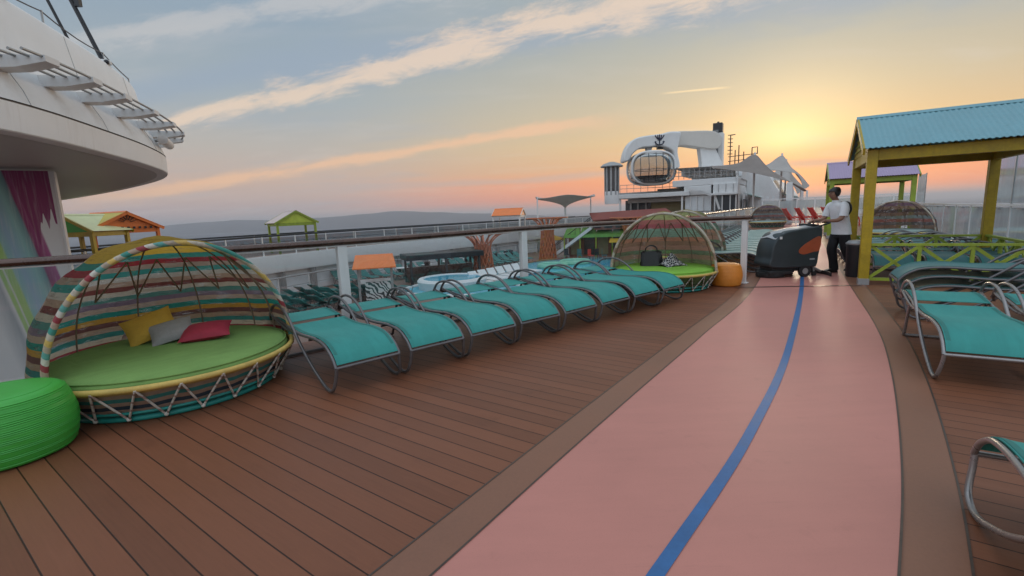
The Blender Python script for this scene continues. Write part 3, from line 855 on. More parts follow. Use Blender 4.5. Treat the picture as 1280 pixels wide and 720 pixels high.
sq = catmull([(.62,-.38,.05),(.70,-.2,.05),(.72,0,.05),(.70,.2,.05),(.62,.38,.05)], 5)
MB().grid([[(p.x, p.y, .01) for p in sq], [(p.x, p.y, .085) for p in sq]], .02).build('squeegee', M['black'], sc_)
MB().tube([(.40,0,.22),(.60,0,.12),(.70,0,.07)], .025, 8).build('squeegee_arm', M['grey_metal'], sc_)
MB().tube(catmull([(.46,.12,.70),(.56,.13,.45),(.62,.10,.15)],5), .022, 8).build('hose', M['black'], sc_)
MB().box((.42,0,1.005), (.22,.40,.05), M=Matrix.Rotation(R_(12),4,'Y')).build('control_panel', M['black'], sc_, bevel=.012)
MB().tube(catmull([(.42,-.20,.99),(.56,-.25,1.03),(.64,-.25,1.055),(.66,-.15,1.06),(.66,.15,1.06),(.64,.25,1.055),(.56,.25,1.03),(.42,.20,.99)],4), .016, 8).build('handlebar', M['black'], sc_)

# ------------------------------------------------------------------ the man pushing it
def skin_mesh(name, verts, edges, root, m, parent=None, sub=2):
    """verts: (x, y, z, rx, ry)"""
    me = bpy.data.meshes.new(name); me.from_pydata([v[:3] for v in verts], edges, [])
    o = bpy.data.objects.new(name, me); COL.objects.link(o)
    md = o.modifiers.new('skin', 'SKIN'); md.use_smooth_shade = True
    if not me.skin_vertices: me.skin_vertices.new()
    for i, v in enumerate(verts):
        sv = me.skin_vertices[0].data[i]; sv.radius = (v[3], v[4] if len(v) > 4 else v[3]); sv.use_root = (i == root)
    s = o.modifiers.new('sub', 'SUBSURF'); s.levels = sub; s.render_levels = sub
    dg = bpy.context.evaluated_depsgraph_get(); dg.update()
    nm = bpy.data.meshes.new_from_object(o.evaluated_get(dg))
    bpy.data.objects.remove(o); bpy.data.meshes.remove(me)
    nm.materials.clear(); nm.materials.append(m); nm.name = name
    nm.polygons.foreach_set('use_smooth', [True]*len(nm.polygons))
    r = bpy.data.objects.new(name, nm); COL.objects.link(r)
    if parent is not None: r.parent = parent
    return r
# local frame: faces -x, machine handle about (-.36, 0, 1.06)
man = thing('person', 'worker in white short-sleeved shirt and black trousers pushing the floor scrubber', 'person', (6.66, 9.62, 0), R_(4))
V = []; Ed = []
def chain(pts, start=None):
    prev = start
    for p in pts:
        V.append(p); i = len(V)-1
        if prev is not None: Ed.append((prev, i))
        prev = i
    return prev
pel = chain([(.06,0,.93,.10,.13)])
ch_ = chain([(.045,0,1.08,.095,.12),(.01,0,1.25,.095,.12),(-.025,0,1.37,.075,.10)], pel)
nk = chain([(-.065,0,1.455,.055,.055),(-.10,0,1.52,.055,.055)], ch_)
hd = chain([(-.135,0,1.56,.082,.070),(-.14,0,1.625,.094,.076),(-.128,0,1.69,.066,.060)], nk)
for s in (-1, 1):
    sh = chain([(-.03,s*.16,1.365,.05,.05),(-.05,s*.215,1.29,.056,.056),(-.12,s*.235,1.13,.046,.046),(-.20,s*.225,1.09,.042,.042),(-.33,s*.19,1.085,.034,.034),(-.37,s*.17,1.09,.026,.036)], ch_)
    pm_ = chain([(-.42,s*.165,1.085,.018,.034)], sh)
    for k, (dy, ln) in enumerate(((-.030,.070),(-.011,.080),(.010,.076),(.028,.060))):
        chain([(-.445,s*.165+dy,1.088,.0085),(-.445-ln*.5,s*.165+dy*1.1,1.078,.008),(-.452-ln*.72,s*.165+dy*1.1,1.050,.007)], pm_)
    chain([(-.40,s*(.165-.032),1.070,.009),(-.435,s*(.165-.045),1.05,.008)], sh)
    fx = -.08 if s > 0 else .20
    hip = chain([(.06,s*.085,.86,.075,.075)], pel)
    if s > 0: chain([(-.03,s*.09,.50,.056,.056),(.02,s*.09,.28,.048,.048),(.06,s*.09,.09,.036,.036),(-.05,s*.09,.05,.03,.04)], hip)
    else:     chain([(.12,s*.09,.50,.056,.056),(.24,s*.09,.28,.048,.048),(.34,s*.09,.12,.036,.036),(.24,s*.09,.05,.03,.04)], hip)
body = skin_mesh('body', V, Ed, 0, M['skin'], man, 2)
# clothes: lofted shells over the body
def loft(mb, rings, seg=24, wr=0.0, seed=0):
    """rings: (x, y, z, rx, ry)"""
    rows = []
    C = catmull([(q[0], q[1], q[2]) for q in rings], 4); RX = catmull([(q[3], q[4], 0) for q in rings], 4)
    for p, q in zip(C, RX):
        row = []
        for k in range(seg+1):
            an = 2*PI*(k % seg)/seg
            w = 1 + wr*noise.noise(Vector((math.cos(an)*2.2, math.sin(an)*2.2, p.z*9+seed)))
            row.append((p.x+q.x*w*math.cos(an), p.y+q.y*w*math.sin(an), p.z))
        rows.append(row)
    mb.grid(rows)
    mb.slab(rows[0][:-1], (0, 0, .004)); mb.slab(rows[-1][:-1], (0, 0, -.004))
    return mb
sh = MB()
loft(sh, [(.085,0,.80,.160,.200),(.078,0,.90,.150,.192),(.05,0,1.05,.145,.182),(.015,0,1.20,.14,.185),(-.015,0,1.32,.13,.19),(-.035,0,1.39,.112,.175),(-.055,0,1.435,.082,.115),(-.065,0,1.462,.066,.072)], 28, .05, 3)
for s_ in (-1, 1):
    sh.tube(catmull([(-.025,s_*.12,1.385),(-.035,s_*.175,1.372),(-.05,s_*.218,1.30),(-.075,s_*.232,1.21),(-.085,s_*.236,1.165)],3), [.066,.072,.078,.080,.080,.079,.078,.077,.076,.076,.076,.076,.077], 14)
sh.build('shirt', M['shirt'], man, smooth=60)
MB().grid([[(-.066+.075*math.cos(2*PI*k/20)*q, .08*math.sin(2*PI*k/20)*q, z) for k in range(21)] for q, z in ((1.02,1.448),(.95,1.485),(.9,1.483),(.9,1.45))]).build('collar', M['shirt'], man, smooth=60)
tr = MB()
loft(tr, [(.06,0,.74,.12,.165),(.07,0,.84,.130,.168),(.075,0,.94,.120,.16)], 28, .03, 1)
for s_, kn in ((1, [(.055,.80,.105),(.02,.68,.100),(-.03,.50,.088),(-.005,.36,.082),(.025,.22,.080),(.045,.09,.082),(.045,.065,.080)]), (-1, [(.075,.80,.105),(.095,.68,.100),(.125,.50,.088),(.185,.36,.082),(.245,.24,.080),(.31,.12,.080),(.318,.10,.078)])):
    loft(tr, [(x, s_*.09, z, r_*1.05, r_*.95) for x, z, r_ in kn], 20, .07, 5+s_)
tr.build('trousers', M['trousers'], man, smooth=60)
for (x, z, y, pit) in ((-.01, 0, .09, 0), (.285, .012, -.09, R_(14))):
    prof = catmull([(-.15,0,.02),(-.14,0,.055),(-.06,0,.085),(.04,0,.105),(.10,0,.10),(.115,0,.04),(.11,0,.005),(-.13,0,.004)], 4, True)
    rows = []
    for (yy, s) in ((-.045,.8),(-.04,.95),(0,1.0),(.04,.95),(.045,.8)):
        rows.append([Matrix.Rotation(pit,3,'Y') @ Vector((p.x*s, yy, p.z*s)) + Vector((x, y, z+.0)) for p in prof])
    rows = [r + [r[0]] for r in rows]
    mb = MB().grid(rows); mb.slab(rows[0][:-1], (0,.002,0)); mb.slab(rows[-1][:-1], (0,-.002,0))
    mb.build('shoe', M['shoe'], man, smooth=60)
# face and hair
hx, hz = -.135, 1.62
hm = MB(); rows = []
for i in range(13):
    e = R_(-46+136*i/12); row = []
    for k in range(33):
        a = 2*PI*k/32
        fr = max(0, math.cos(a-PI))**1.5           # towards the face (-x)
        lo = R_(-46)*(1-min(1, fr*2.2)) + R_(27)*min(1, fr*2.2); ee = max(e, lo)
        r0 = 1+.09*noise.noise(Vector((math.cos(a)*4, math.sin(a)*4, e*5)))
        row.append((hx+.014+.116*r0*math.cos(ee)*math.cos(a), .098*r0*math.cos(ee)*math.sin(a), hz+.014+.112*r0*math.sin(ee)+.03*math.cos(ee)*math.cos(a)))
    rows.append(row)
hm.grid(rows, .004).build('hair', M['hair'], man, smooth=70)
nz = MB().ball((hx-.097, 0, hz-.015), (.018,.014,.022), 8, 6)
nz.build('nose', M['skin'], man, smooth=80)
for s in (-1, 1):
    MB().ball((hx+.005, s*.078, hz-.012), (.022,.012,.032), 8, 6).build('ear', M['skin'], man, smooth=80)
    MB().ball((hx-.083, s*.033, hz+.006), (.005,.010,.005), 8, 6).build('eye', M['black'], man, smooth=80)
MB().ball((hx-.086, 0, hz-.052), (.010,.024,.006), 8, 6).build('mouth', M['red_fabric'], man, smooth=80)
bp = MB().ball((.165, .02, 1.31), (.085,.13,.15), 14, 10)
bp = bp.build('backpack', M['black'], None, smooth=80); bp.location = (6.66, 9.62, 0); bp.rotation_euler = (0, 0, R_(4))
tag(bp, 'small black backpack on the back of the worker in the white shirt', 'backpack')

# ------------------------------------------------------------------ roofed pavilions
def pavilion(name, label, loc, rz, L, W, post_m, rail_m, roof_m, group=None, rails=True, ze=2.30, zr=2.94, pw=.15, roof2=None, board=None, simple=False):
    """local x: along the ridge; y: across; origin at the corner post"""
    r = thing(name, label, 'pavilion', loc, rz, group)
    for x in (0, L):
        for y in (0, W):
            MB().box((x, y, ze/2), (pw, pw, ze)).build('post', post_m, r, bevel=.008)
            if not simple: MB().box((x, y, .055), (pw+.014, pw+.014, .11)).build('post_shoe', M['grey_metal'], r, bevel=.004)
    b = MB()
    for y in (0, W): b.box((L/2, y, ze-.09), (L-pw, pw*.7, .18))
    for x in (0, L): b.box((x, W/2, ze-.09), (pw*.7, W-pw, .18))
    b.build('beam', post_m, r, bevel=.005)
    ox, oy = .16, .20
    x0, x1 = -ox, L+ox
    n = int((x1-x0)/.0125) if not simple else 12
    for s in (0, 1):
        rows = []
        for j in range(2):
            row = []
            for i in range(n+1):
                x = x0+(x1-x0)*i/n
                yy, zz = ((W/2 + (.02 if s else -.02), zr) if j == 0 else ((W+oy, ze-.03) if s else (-oy, ze-.03)))
                row.append((x, yy, zz + (.007*math.sin(x*2*PI/.076) if not simple else 0) + .05))
            rows.append(row)
        MB().grid(rows, -.008 if s else .008).build('roof_sheet', (roof2 if (roof2 and s) else roof_m), r, smooth=50)
    MB().slab([(x0, W/2-.09, zr+.025), (x0, W/2, zr+.085), (x0, W/2+.09, zr+.025), (x0, W/2, zr+.06)], (x1-x0, 0, 0)).build('ridge_cap', roof_m, r, smooth=0)
    # gable boards
    for x in (x0+.10, x1-.10):
        g = MB().slab([(x, -.03, ze), (x, W/2, zr-.02), (x, W+.03, ze)], (.03, 0, 0)); g.build('gable', board or post_m, r, smooth=0)
        f = MB(); xx = x0+.02 if x < L/2 else x1-.02
        f.bar((xx, -oy, ze-.035), (xx, W/2, zr+.0), .03, .12); f.bar((xx, W+oy, ze-.035), (xx, W/2, zr+.0), .03, .12)
        f.build('barge_board', post_m, r)
    if not simple:
        p = MB()
        for k in range(1, 6): p.box((-ox+.085, W/2, ze+.0+.10*k), (.022, W*(1-.10*k/(zr-ze))*.92, .012))
        k = 1
        p.build('gable_batten', rail_m, r)
        rf = MB()
        for k in range(7):
            x = L*k/6
            for s in (0, 1):
                rf.bar((x, W if s else 0, ze-.02), (x, W/2, zr-.05), .05, .07)
        rf.build('rafter', post_m, r)
    if rails:
        def rail_side(a, c):
            a = Vector(a); c = Vector(c); d = (c-a).normalized(); a = a+d*pw/2; c = c-d*pw/2
            t_ = MB().bar(a+Vector((0,0,.70)), c+Vector((0,0,.70)), .07, .04); t_.bar(a+Vector((0,0,.10)), c+Vector((0,0,.10)), .05, .05)
            q = t_.build('rail', rail_m, r)
            n = max(1, round((c-a).length/.72)); xb = MB()
            for i in range(n):
                u = a.lerp(c, i/n); v = a.lerp(c, (i+1)/n); side = d.cross(Vector((0,0,1)))*.014
                xb.bar(u+Vector((0,0,.125))+side, v+Vector((0,0,.68))+side, .024, .05); xb.bar(u+Vector((0,0,.68))-side, v+Vector((0,0,.125))-side, .024, .05)
                if i: xb.bar(u+Vector((0,0,.125)), u+Vector((0,0,.68)), .05, .05, up=(d.x,d.y,0))
            xb.build('cross_brace', rail_m, q)
        rail_side((0,0,0), (L,0,0)); rail_side((0,W,0), (L,W,0)); rail_side((L,0,0), (L,W,0))
    return r
AN = math.atan2(N.y, N.x)
pav = pavilion('pavilion', 'yellow post pavilion with blue corrugated roof beside the track', (6.20, 8.22, 0), AN, 2.12, 2.35, M['cab_yellow'], M['cab_green'], M['roof_blue'])
pav2 = pavilion('pavilion', 'yellow-green post pavilion with lilac roof behind the blue roofed one', (12.75, 18.9, 0), AN, 2.5, 2.35, M['cab_green'], M['cab_green'], M['roof_lilac'], rails=False)
# small white device box on the pavilion post
wb = MB().box((6.20-.083*D.x*0+ -.0, 8.22, 1.32), (.01,.01,.01))
b = MB().box((0,0,0), (.07,.05,.12)).box((0,-.028,.0), (.05,.01,.05)); o = b.build('switch_box', M['white'], None, bevel=.006)
o.location = (6.20-.10*N.x, 8.22-.10*N.y, 1.25); o.rotation_euler = (0,0,AN); tag(o, 'small white box fixed to the yellow pavilion post facing the track', 'switch box')
tb = thing('waste_bin', 'dark waste bin standing behind the yellow pavilion corner post', 'bin', tuple(along((6.20, 8.22), 1.0, -.02)), AD)
MB().lathe([(.02,0),(.15,0),(.165,.03),(.18,.58),(.19,.60),(.185,.63),(.02,.63)], seg=28).build('bin_body', M['dark'], tb, smooth=40)
MB().lathe([(.19,0),(.195,.025),(.14,.075),(.02,.08)], (0,0,.631), 28).build('lid', M['grey_metal'], tb, smooth=40)

# ------------------------------------------------------------------ glass windbreak along the outer edge
wbk = thing('windbreak', 'tall pale glass windbreak with white handrail along the outer deck edge', 'windbreak', tuple(along(outer0, 0)))
def wl(s, t, z): return along((0,0), s, t, z)
smin, smax = -7.0, 34.0
b = MB(); b.bar(wl(smin,0,1.20), wl(smax,0,1.20), .09, .05); b.bar(wl(smin,0,.05), wl(smax,0,.05), .08, .08)
b.build('handrail', M['white'], wbk)
i = 0; s = smin
while s < smax:
    w = 1.55
    MB().bar(wl(s,0,.09), wl(s,0,1.175), .03, .04, up=(D.x,D.y,0)).build('post', M['white'], wbk)
    MB().slab([wl(s+.04,0,.12), wl(s+w-.04,0,.12), wl(s+w-.04,0,1.14), wl(s+.04,0,1.14)], N*.012).build('glass_panel', M['frost'], wbk, smooth=0)
    br_ = MB().box(wl(s+w/2,-.06,1.12), (.34,.05,.035), AD); br_.build('bracket', M['grey_metal'], wbk)
    if s < 1.6 or 9.5 < s < 11.5:
        MB().slab([wl(s+.03,0,1.25), wl(s+w-.03,0,1.25), wl(s+w-.03,0,2.42), wl(s+.03,0,2.42)], N*.012).build('upper_panel', M['frost'], wbk, smooth=0)
        MB().bar(wl(s,0,1.228), wl(s,0,2.45), .035, .035, up=(D.x,D.y,0)).build('upper_post', M['grey_metal'], wbk)
    s += w; i += 1
# ------------------------------------------------------------------ rounded white deckhouse overhanging the pool deck
edge = [(-7.4,4.2),(-7.9,6.4),(-8.2,8.6),(-8.75,10.6),(-9.6,13.1),(-10.75,15.4),(-12.2,16.75),(-14.4,17.2),(-17,17.0),(-20,16.0),(-24,13.5)]
EC = catmull([(x, y, 0) for x, y in edge], 6)
drop_ = [0,0,0,0,0,0,-.10,-.38,-.66,-.75,-.75]       # the underside falls away towards the back
ZD = [p.x for p in catmull([(v, 0, 0) for v in drop_], 6)]
def edge_off(o):
    out = []
    for i, p in enumerate(EC):
        d = (EC[min(i+1,len(EC)-1)]-EC[max(i-1,0)]).normalized()
        out.append(Vector((p.x - d.y*o, p.y + d.x*o, 0)))     # o > 0: inwards (to the left)
    return out
dh = thing('deckhouse', 'big white rounded deckhouse with louvred sunshade overhanging at the upper left', 'deckhouse', (-12, 12, 0))
O = Vector((-12, 12, 0))
def ringrow(o, z, k=0.0): return [p - O + Vector((0,0,z+k*q)) for p, q in zip(edge_off(o), ZD)]
prof = [(.30,3.13),(.015,3.135),(-.005,3.155),(-.02,3.45),(-.02,3.62)]
MB().grid([ringrow(o, z, 1.0 if z < 3.3 else 0.0) for o, z in prof][::-1]).build('fascia', M['white_hull'], dh, smooth=40)
MB().grid([ringrow(o, z) for o, z in [(-.018,3.62),(.012,3.625),(.012,3.65),(-.018,3.655)]][::-1]).build('seam', M['seam'], dh, smooth=40)
prof = [(-.02,3.655),(.06,3.9),(.24,4.25),(.36,4.7),(.44,5.2),(.50,5.58),(.53,5.64),(.60,5.66),(.8,5.66),(.85,5.2)]
sm = MB()
for i in range(5, len(EC)-6, 7):
    d_ = (EC[i+1]-EC[i-1]).normalized(); nn = Vector((d_.y, -d_.x, 0))
    MB().tube([EC[i] - O - nn*(o-.002) + Vector((0,0,z)) for o, z in prof[:6]], .006, 5).build('panel_joint', M['grey_metal'], dh)
MB().grid([ringrow(o, z) for o, z in prof][::-1]).build('upper_shell', M['white_hull'], dh, smooth=50)
er = ringrow(.28, 3.125, 1.0); cen = Vector((-17.5, 9.0, 3.12)) - O
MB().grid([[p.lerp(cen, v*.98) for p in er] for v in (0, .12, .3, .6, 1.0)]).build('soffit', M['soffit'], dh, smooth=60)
MB().prism([(p.x, p.y) for p in [q - O for q in edge_off(.9)]], 5.3, 5.5).build('roof_deck', M['white_hull'], dh, smooth=0)
# sunshade: brackets and bars
sl = thing('sunshade', 'white louvred sunshade of bars and fins round the rounded deckhouse', 'sunshade', (-12, 12, 0))
E1 = edge_off(-.60); E0 = edge_off(.40)
def on(E_, f):
    k = f*(len(E_)-1); j = min(len(E_)-2, int(k)); return E_[j].lerp(E_[j+1], k-j)
zs = 4.30
for o in (-.55, -.36, -.17, .02):
    R2 = edge_off(o); a = int(.18*(len(R2)-1)); c = int(.86*(len(R2)-1))
    MB().tube([p - O + Vector((0,0,zs+.05)) for p in R2[a:c]], .024, 8).build('bar', M['grey_metal'], sl, smooth=50)
for k in range(11):
    f = .19 + .058*k
    a = on(E1, f) - O; c = on(E0, f) - O
    o1 = a.lerp(c, .0); 
    pts = [a+Vector((0,0,zs+.07)), a+Vector((0,0,zs-.03)), c.lerp(a,.55)+Vector((0,0,zs-.12)), c+Vector((0,0,zs-.14)), c+Vector((0,0,zs+.07))]
    d = (c-a).normalized(); s = Vector((d.y,-d.x,0))
    MB().slab([p - s*.16 for p in pts], s*.32).build('fin', M['white'], sl, smooth=0)
# flood light under the sunshade
fl = thing('floodlight', 'white tubular floodlight under the far end of the sunshade', 'floodlight', (0,0,0))
p = on(edge_off(-.15), .46) + Vector((0,0,3.98)); fl.location = p
d = (on(EC,.50)-on(EC,.42)).normalized()
MB().tube([d*-.62, d*-.58, d*.58, d*.62], [.04,.13,.13,.11], 16).build('housing', M['white'], fl, smooth=40)
q = on(edge_off(.45), .46)-on(edge_off(-.15), .46)
MB().tube([Vector((0,0,.05)), q*.6+Vector((0,0,.05)), q+Vector((0,0,.2))], .05, 8).build('bracket', M['grey_metal'], fl)
# wire along the top edge, stays and two small cameras
wr = thing('safety_wire', 'thin dark wire strung along the top edge of the rounded deckhouse', 'wire', (-12,12,0))
T0 = edge_off(.62)
tp = [p - O + Vector((0,0,5.92 - .10*math.sin(PI*((i/6) % 1)))) for i, p in enumerate(T0)][4:44]
MB().tube(tp, .014, 6).build('wire', M['seam'], wr)
for i in range(6, 44, 6):
    p = T0[i] - O
    MB().tube([p+Vector((0,0,5.62)), p+Vector((0,0,5.94))], .02, 6).build('stanchion', M['grey_metal'], wr)
for k, (f, dx, up, nm) in enumerate(((.235, (-.9, -1.1), 5.0, 'dark mast stay rising from the deckhouse top, closest to the photo edge'), (.335, (-1.35, -1.0), 5.6, 'thin dark mast stay, middle one above the rounded deckhouse'), (.40, (-2.0, -.9), 7.0, 'thick dark mast stay with small fittings, farthest along the deckhouse'))):
    p = on(T0, f) + Vector((0,0,5.66)); e = Vector((dx[0], dx[1], up))
    st = thing('mast_stay', nm, 'stay', tuple(p))
    MB().tube([(0,0,0), e], .03 if k != 2 else .05, 8).build('cable', M['dark'], st)
    if k == 2:
        for u in (.2, .42, .6):
            MB().box(e*u+Vector((.14,0,0)), (.12,.1,.2)).build('fitting', M['dark'], st)
for f, lab in ((.235, 'white dome camera on the deckhouse top at the upper edge of the photo'), (.40, 'white dome camera at the foot of the thick mast stay')):
    p = on(edge_off(.60), f) + Vector((0,0,5.66))
    cm = thing('security_camera', lab, 'camera', tuple(p))
    MB().lathe([(.01,0),(.13,0),(.14,.04),(.12,.09),(.01,.10)], seg=20).build('housing', M['white'], cm, smooth=40)
    MB().ball((.11,-.09,.02), .06, 12, 8).build('lens_dome', M['dark'], cm, smooth=80)

# painted wall under it
mm = bpy.data.materials.new('mural_paint'); t = NT(nodes_of(mm)); p_ = t.obj(); s = t.sep(p_)
wob = t.noise(t.mapping(p_, scale=(1,1,.25)), 1.4, 3, .5)
u = t.math('ADD', s[0], t.math('MULTIPLY', t.math('SUBTRACT', wob, .5), .12))
u = t.math('ADD', u, t.math('MULTIPLY', s[0], .45))
u = t.math('ADD', u, t.math('MULTIPLY', t.math('SUBTRACT', s[2], 2.9), .24))        # bands lean as they go down
f = t.math('DIVIDE', t.math('ADD', u, 4.0), 4.6, clamp=True)
P1, P2, TQ, BL, GR, WH = (.24,.03,.12), (.38,.09,.24), (.27,.52,.50), (.30,.46,.58), (.36,.58,.18), (.72,.72,.70)
c = t.ramp(f, [(0,WH),(.20,WH),(.30,(.36,.40,.42)),(.325,WH),(.335,GR),(.352,GR),(.362,WH),(.368,GR),(.405,GR),(.418,TQ),(.47,BL),(.54,TQ),(.585,(.16,.29,.31)),(.598,P1),(.665,P2),(.675,WH),(1,WH)], 'LINEAR')
# the plum drips hanging from the top on the white field
dr = t.noise(t.mapping(p_, scale=(5.2, 1, .04)), 1.0, 2, .5)
lim = t.math('ADD', 3.6, t.math('MULTIPLY', dr, -4.2))
xin = t.math('MULTIPLY', t.math('GREATER_THAN', f, .63), t.math('LESS_THAN', s[0], -.06))
dm = t.math('MULTIPLY', t.math('GREATER_THAN', s[2], lim), xin)
c = t.mix(dm, c, P1)
c = t.mix(t.sstep(t.noise(t.mapping(p_, scale=(9,9,.5)), 2, 4), .45, .75, 0, .25), c, (.7,.7,.68))
t.out(t.principled(c, .5))
mw = thing('mural_wall', 'wall painted with turquoise, plum, green and white streaks under the rounded deckhouse', 'painted wall', (-12.0, 12.85, 0), 0)
wd = Vector((-.80, -.60, 0))
mb = MB().box((-2.3, 0, .12), (4.6, .35, 5.86)); w = mb.build('wall_panel', mm, mw, smooth=0)
mw.rotation_euler = (0,0, math.atan2(-wd.y, -wd.x))
MB().box((.03, -.02, .12), (.06, .42, 5.86)).build('edge_trim', M['white'], mw, bevel=.01)
mp = MB().tube([(0,0,-2.8),(0,0,.62)], .075, 12).box((0,0,-2.76),(.3,.3,.08)); o = mp.build('white_post', M['white'], None, smooth=40); o.location = (-12.15, 12.85, 0)
tag(o, 'short white round post beside the edge of the painted wall', 'post')

# ------------------------------------------------------------------ far side of the pool deck
port = [(-16.5,9.0),(-16.4,14),(-15.6,20),(-14.0,27),(-10.8,33.5),(-6,40.5),(0,48),(7,57),(14,66)]
PC = catmull([(x, y, 0) for x, y in port], 6)
def port_off(o):
    out = []
    for i, p in enumerate(PC):
        d = (PC[min(i+1,len(PC)-1)]-PC[max(i-1,0)]).normalized(); out.append(Vector((p.x - d.y*o, p.y + d.x*o, 0)))
    return out
zp = -.45
a = port_off(0); c = port_off(6.0)
struct('promenade_deck', MB().prism([(p.x,p.y) for p in a] + [(p.x,p.y) for p in c[::-1]], zp-.22, zp), M['pool_deck'], smooth=0)
M['pale_window'] = mat('pale_window', (.80,.82,.82), .2, 0, .12, .3)
pf = thing('deck_edge', 'white fascia band with grey windows along the far side of the pool deck', 'deck edge', (-14, 27, 0)); O2 = Vector((-14,27,0))
MB().grid([[p-O2+Vector((0,0,z)) for p in port_off(o)] for o, z in ((.3,-1.42),(-.06,-1.40),(-.10,-1.3),(-.10,zp+.06),(.1,zp+.06))][::-1]).build('fascia', M['white_hull'], pf, smooth=40)
MB().grid([[p-O2+Vector((0,0,-1.36)) for p in port_off(o)] for o in (.2, 6.0)]).build('ceiling', M['white'], pf, smooth=0)
for i in range(3, len(PC)-1, 2):
    MB().box(port_off(.16)[i]-O2+Vector((0,0,-2.1)), (.26,.26,1.42)).build('column', M['grey_metal'], pf, smooth=0)
ow = MB().grid([[p-O2+Vector((0,0,z)) for p in port_off(.42)] for z in (-1.38,-2.8)], .06); ow.build('window_wall', M['pale_window'], pf, smooth=0)
lw_ = MB().grid([[p-O2+Vector((0,0,z)) for p in port_off(.34)] for z in (-2.5,-2.8)], .04); lw_.build('sill', M['white'], pf, smooth=0)
pr = [(p.x,p.y) for p in port_off(.12)]
def simple_rail(name, label, pts, z0, h, every, capm, group=None, glassm=None, thick=.06):
    r = thing(name, label, 'railing', (pts[0][0], pts[0][1], z0), 0, group); o = Vector((pts[0][0], pts[0][1], 0))
    P = [Vector((p[0],p[1],0))-o for p in pts]
    MB().tube([p+Vector((0,0,h)) for p in P], thick, 8).build('handrail', capm, r, smooth=50)
    for i in range(0, len(P), every):
        MB().box(P[i]+Vector((0,0,h/2)), (.07,.07,h)).build('post', M['white'], r, smooth=0)
    if glassm:
        MB().grid([[p+Vector((0,0,z)) for p in P] for z in (.12, h-.12)]).build('glass_panel', glassm, r, smooth=0)
    else:
        MB().tube([p+Vector((0,0,h*.5)) for p in P], .02, 6).build('middle_rail', capm, r)
    return r
gd = glass_mat('smoked_glass', (.50,.54,.54), .12)
simple_rail('railing', 'dark capped glass railing along the far upper deck across the pool', pr, zp, 1.20, 2, M['dark'], None, gd, .055)
pr2 = [(p.x,p.y) for p in port_off(5.6)]
simple_rail('railing', 'outermost dark railing of the far upper deck against the sea', pr2, zp, 1.15, 3, M['dark'], None, None, .05)
pr3 = [(p.x,p.y) for p in port_off(-.7)][6:46]
simple_rail('railing', 'grey handrail on posts behind the pool deck loungers', pr3, -2.8, 1.15, 2, M['grey_metal'], None, None, .045)

# little roofed pavilions on the far upper deck
pavilion('pavilion', 'small pavilion with pink and yellow-green gabled roof on the far upper deck', (-12.7, 31.2, zp), R_(131), 1.9, 2.3, M['cab_green'], M['cab_green'], M['roof_pink'], None, False, 1.9, 2.62, .13, M['roof_pink'], M['gable_lime'], True)
og = pavilion('pavilion', 'pavilion with orange fretwork gable and yellow roof on the far upper deck', (-15.25, 20.7, zp), R_(160), 2.0, 2.4, M['roof_orange'], M['roof_orange'], M['roof_orange'], None, False, 1.95, 2.58, .12, M['roof_yellow'], M['roof_orange'], True)
fr = MB()
for k in range(7):
    a = R_(20+140*k/6); fr.bar((-.105, 1.2+.12*math.cos(a), 2.18+.12*math.sin(a)), (-.105, 1.2+.34*math.cos(a), 2.18+.30*math.sin(a)), .012, .05, up=(1,0,0))
for k in range(11): fr.box((-.105, .1+.22*k, 1.98), (.012, .09, .09))
fr.build('fretwork', M['dark'], og, smooth=0)
pavilion('pavilion', 'pavilion with dark green gable and pale roof beside the painted wall', (-15.75, 18.0, zp), R_(86), 1.5, 2.0, M['cab_yellow'], M['cab_yellow'], M['roof_yellowgreen'], None, False, 1.88, 2.5, .13, M['roof_green'], M['roof_green'], True)
pavilion('pavilion', 'small pavilion with orange roof beside the pale shade sail', (-1.6, 47.6, zp), R_(-14), 2.7, 2.4, M['white'], M['white'], M['roof_orange'], None, False, 1.75, 2.4, .13, M['roof_yellowgreen'], M['roof_orange'], True)
# fan cut-outs of the orange gable: dark spokes
# shade sail on the far deck
sh_ = thing('shade_sail', 'pale inverted cone shade sail on a pole on the far upper deck', 'shade sail', (5.3, 45, 0))
rows = []
for i in range(9):
    v = i/8; row = []
    for k in range(33):
        a = 2*PI*k/32; sq = 1/max(abs(math.cos(a)), abs(math.sin(a)))**.75
        row.append((v**1.25*2.75*math.cos(a)*sq, v**1.25*1.9*math.sin(a)*sq, 1.72+1.12*v**.62+.12*v*math.cos(4*a)))
    rows.append(row)
MB().grid(rows, .02).build('canvas', M['pale_canvas'], sh_, smooth=80)
MB().tube([(0,0,-2.8),(0,0,1.75)], .10, 10).build('pole', M['white'], sh_, smooth=50)
for (x, y) in ((-2.7,-1.7),(2.7,1.7)):
    MB().tube([(x,y,zp-.2),(x,y,2.85)], .06, 8).build('corner_pole', M['white'], sh_, smooth=50)

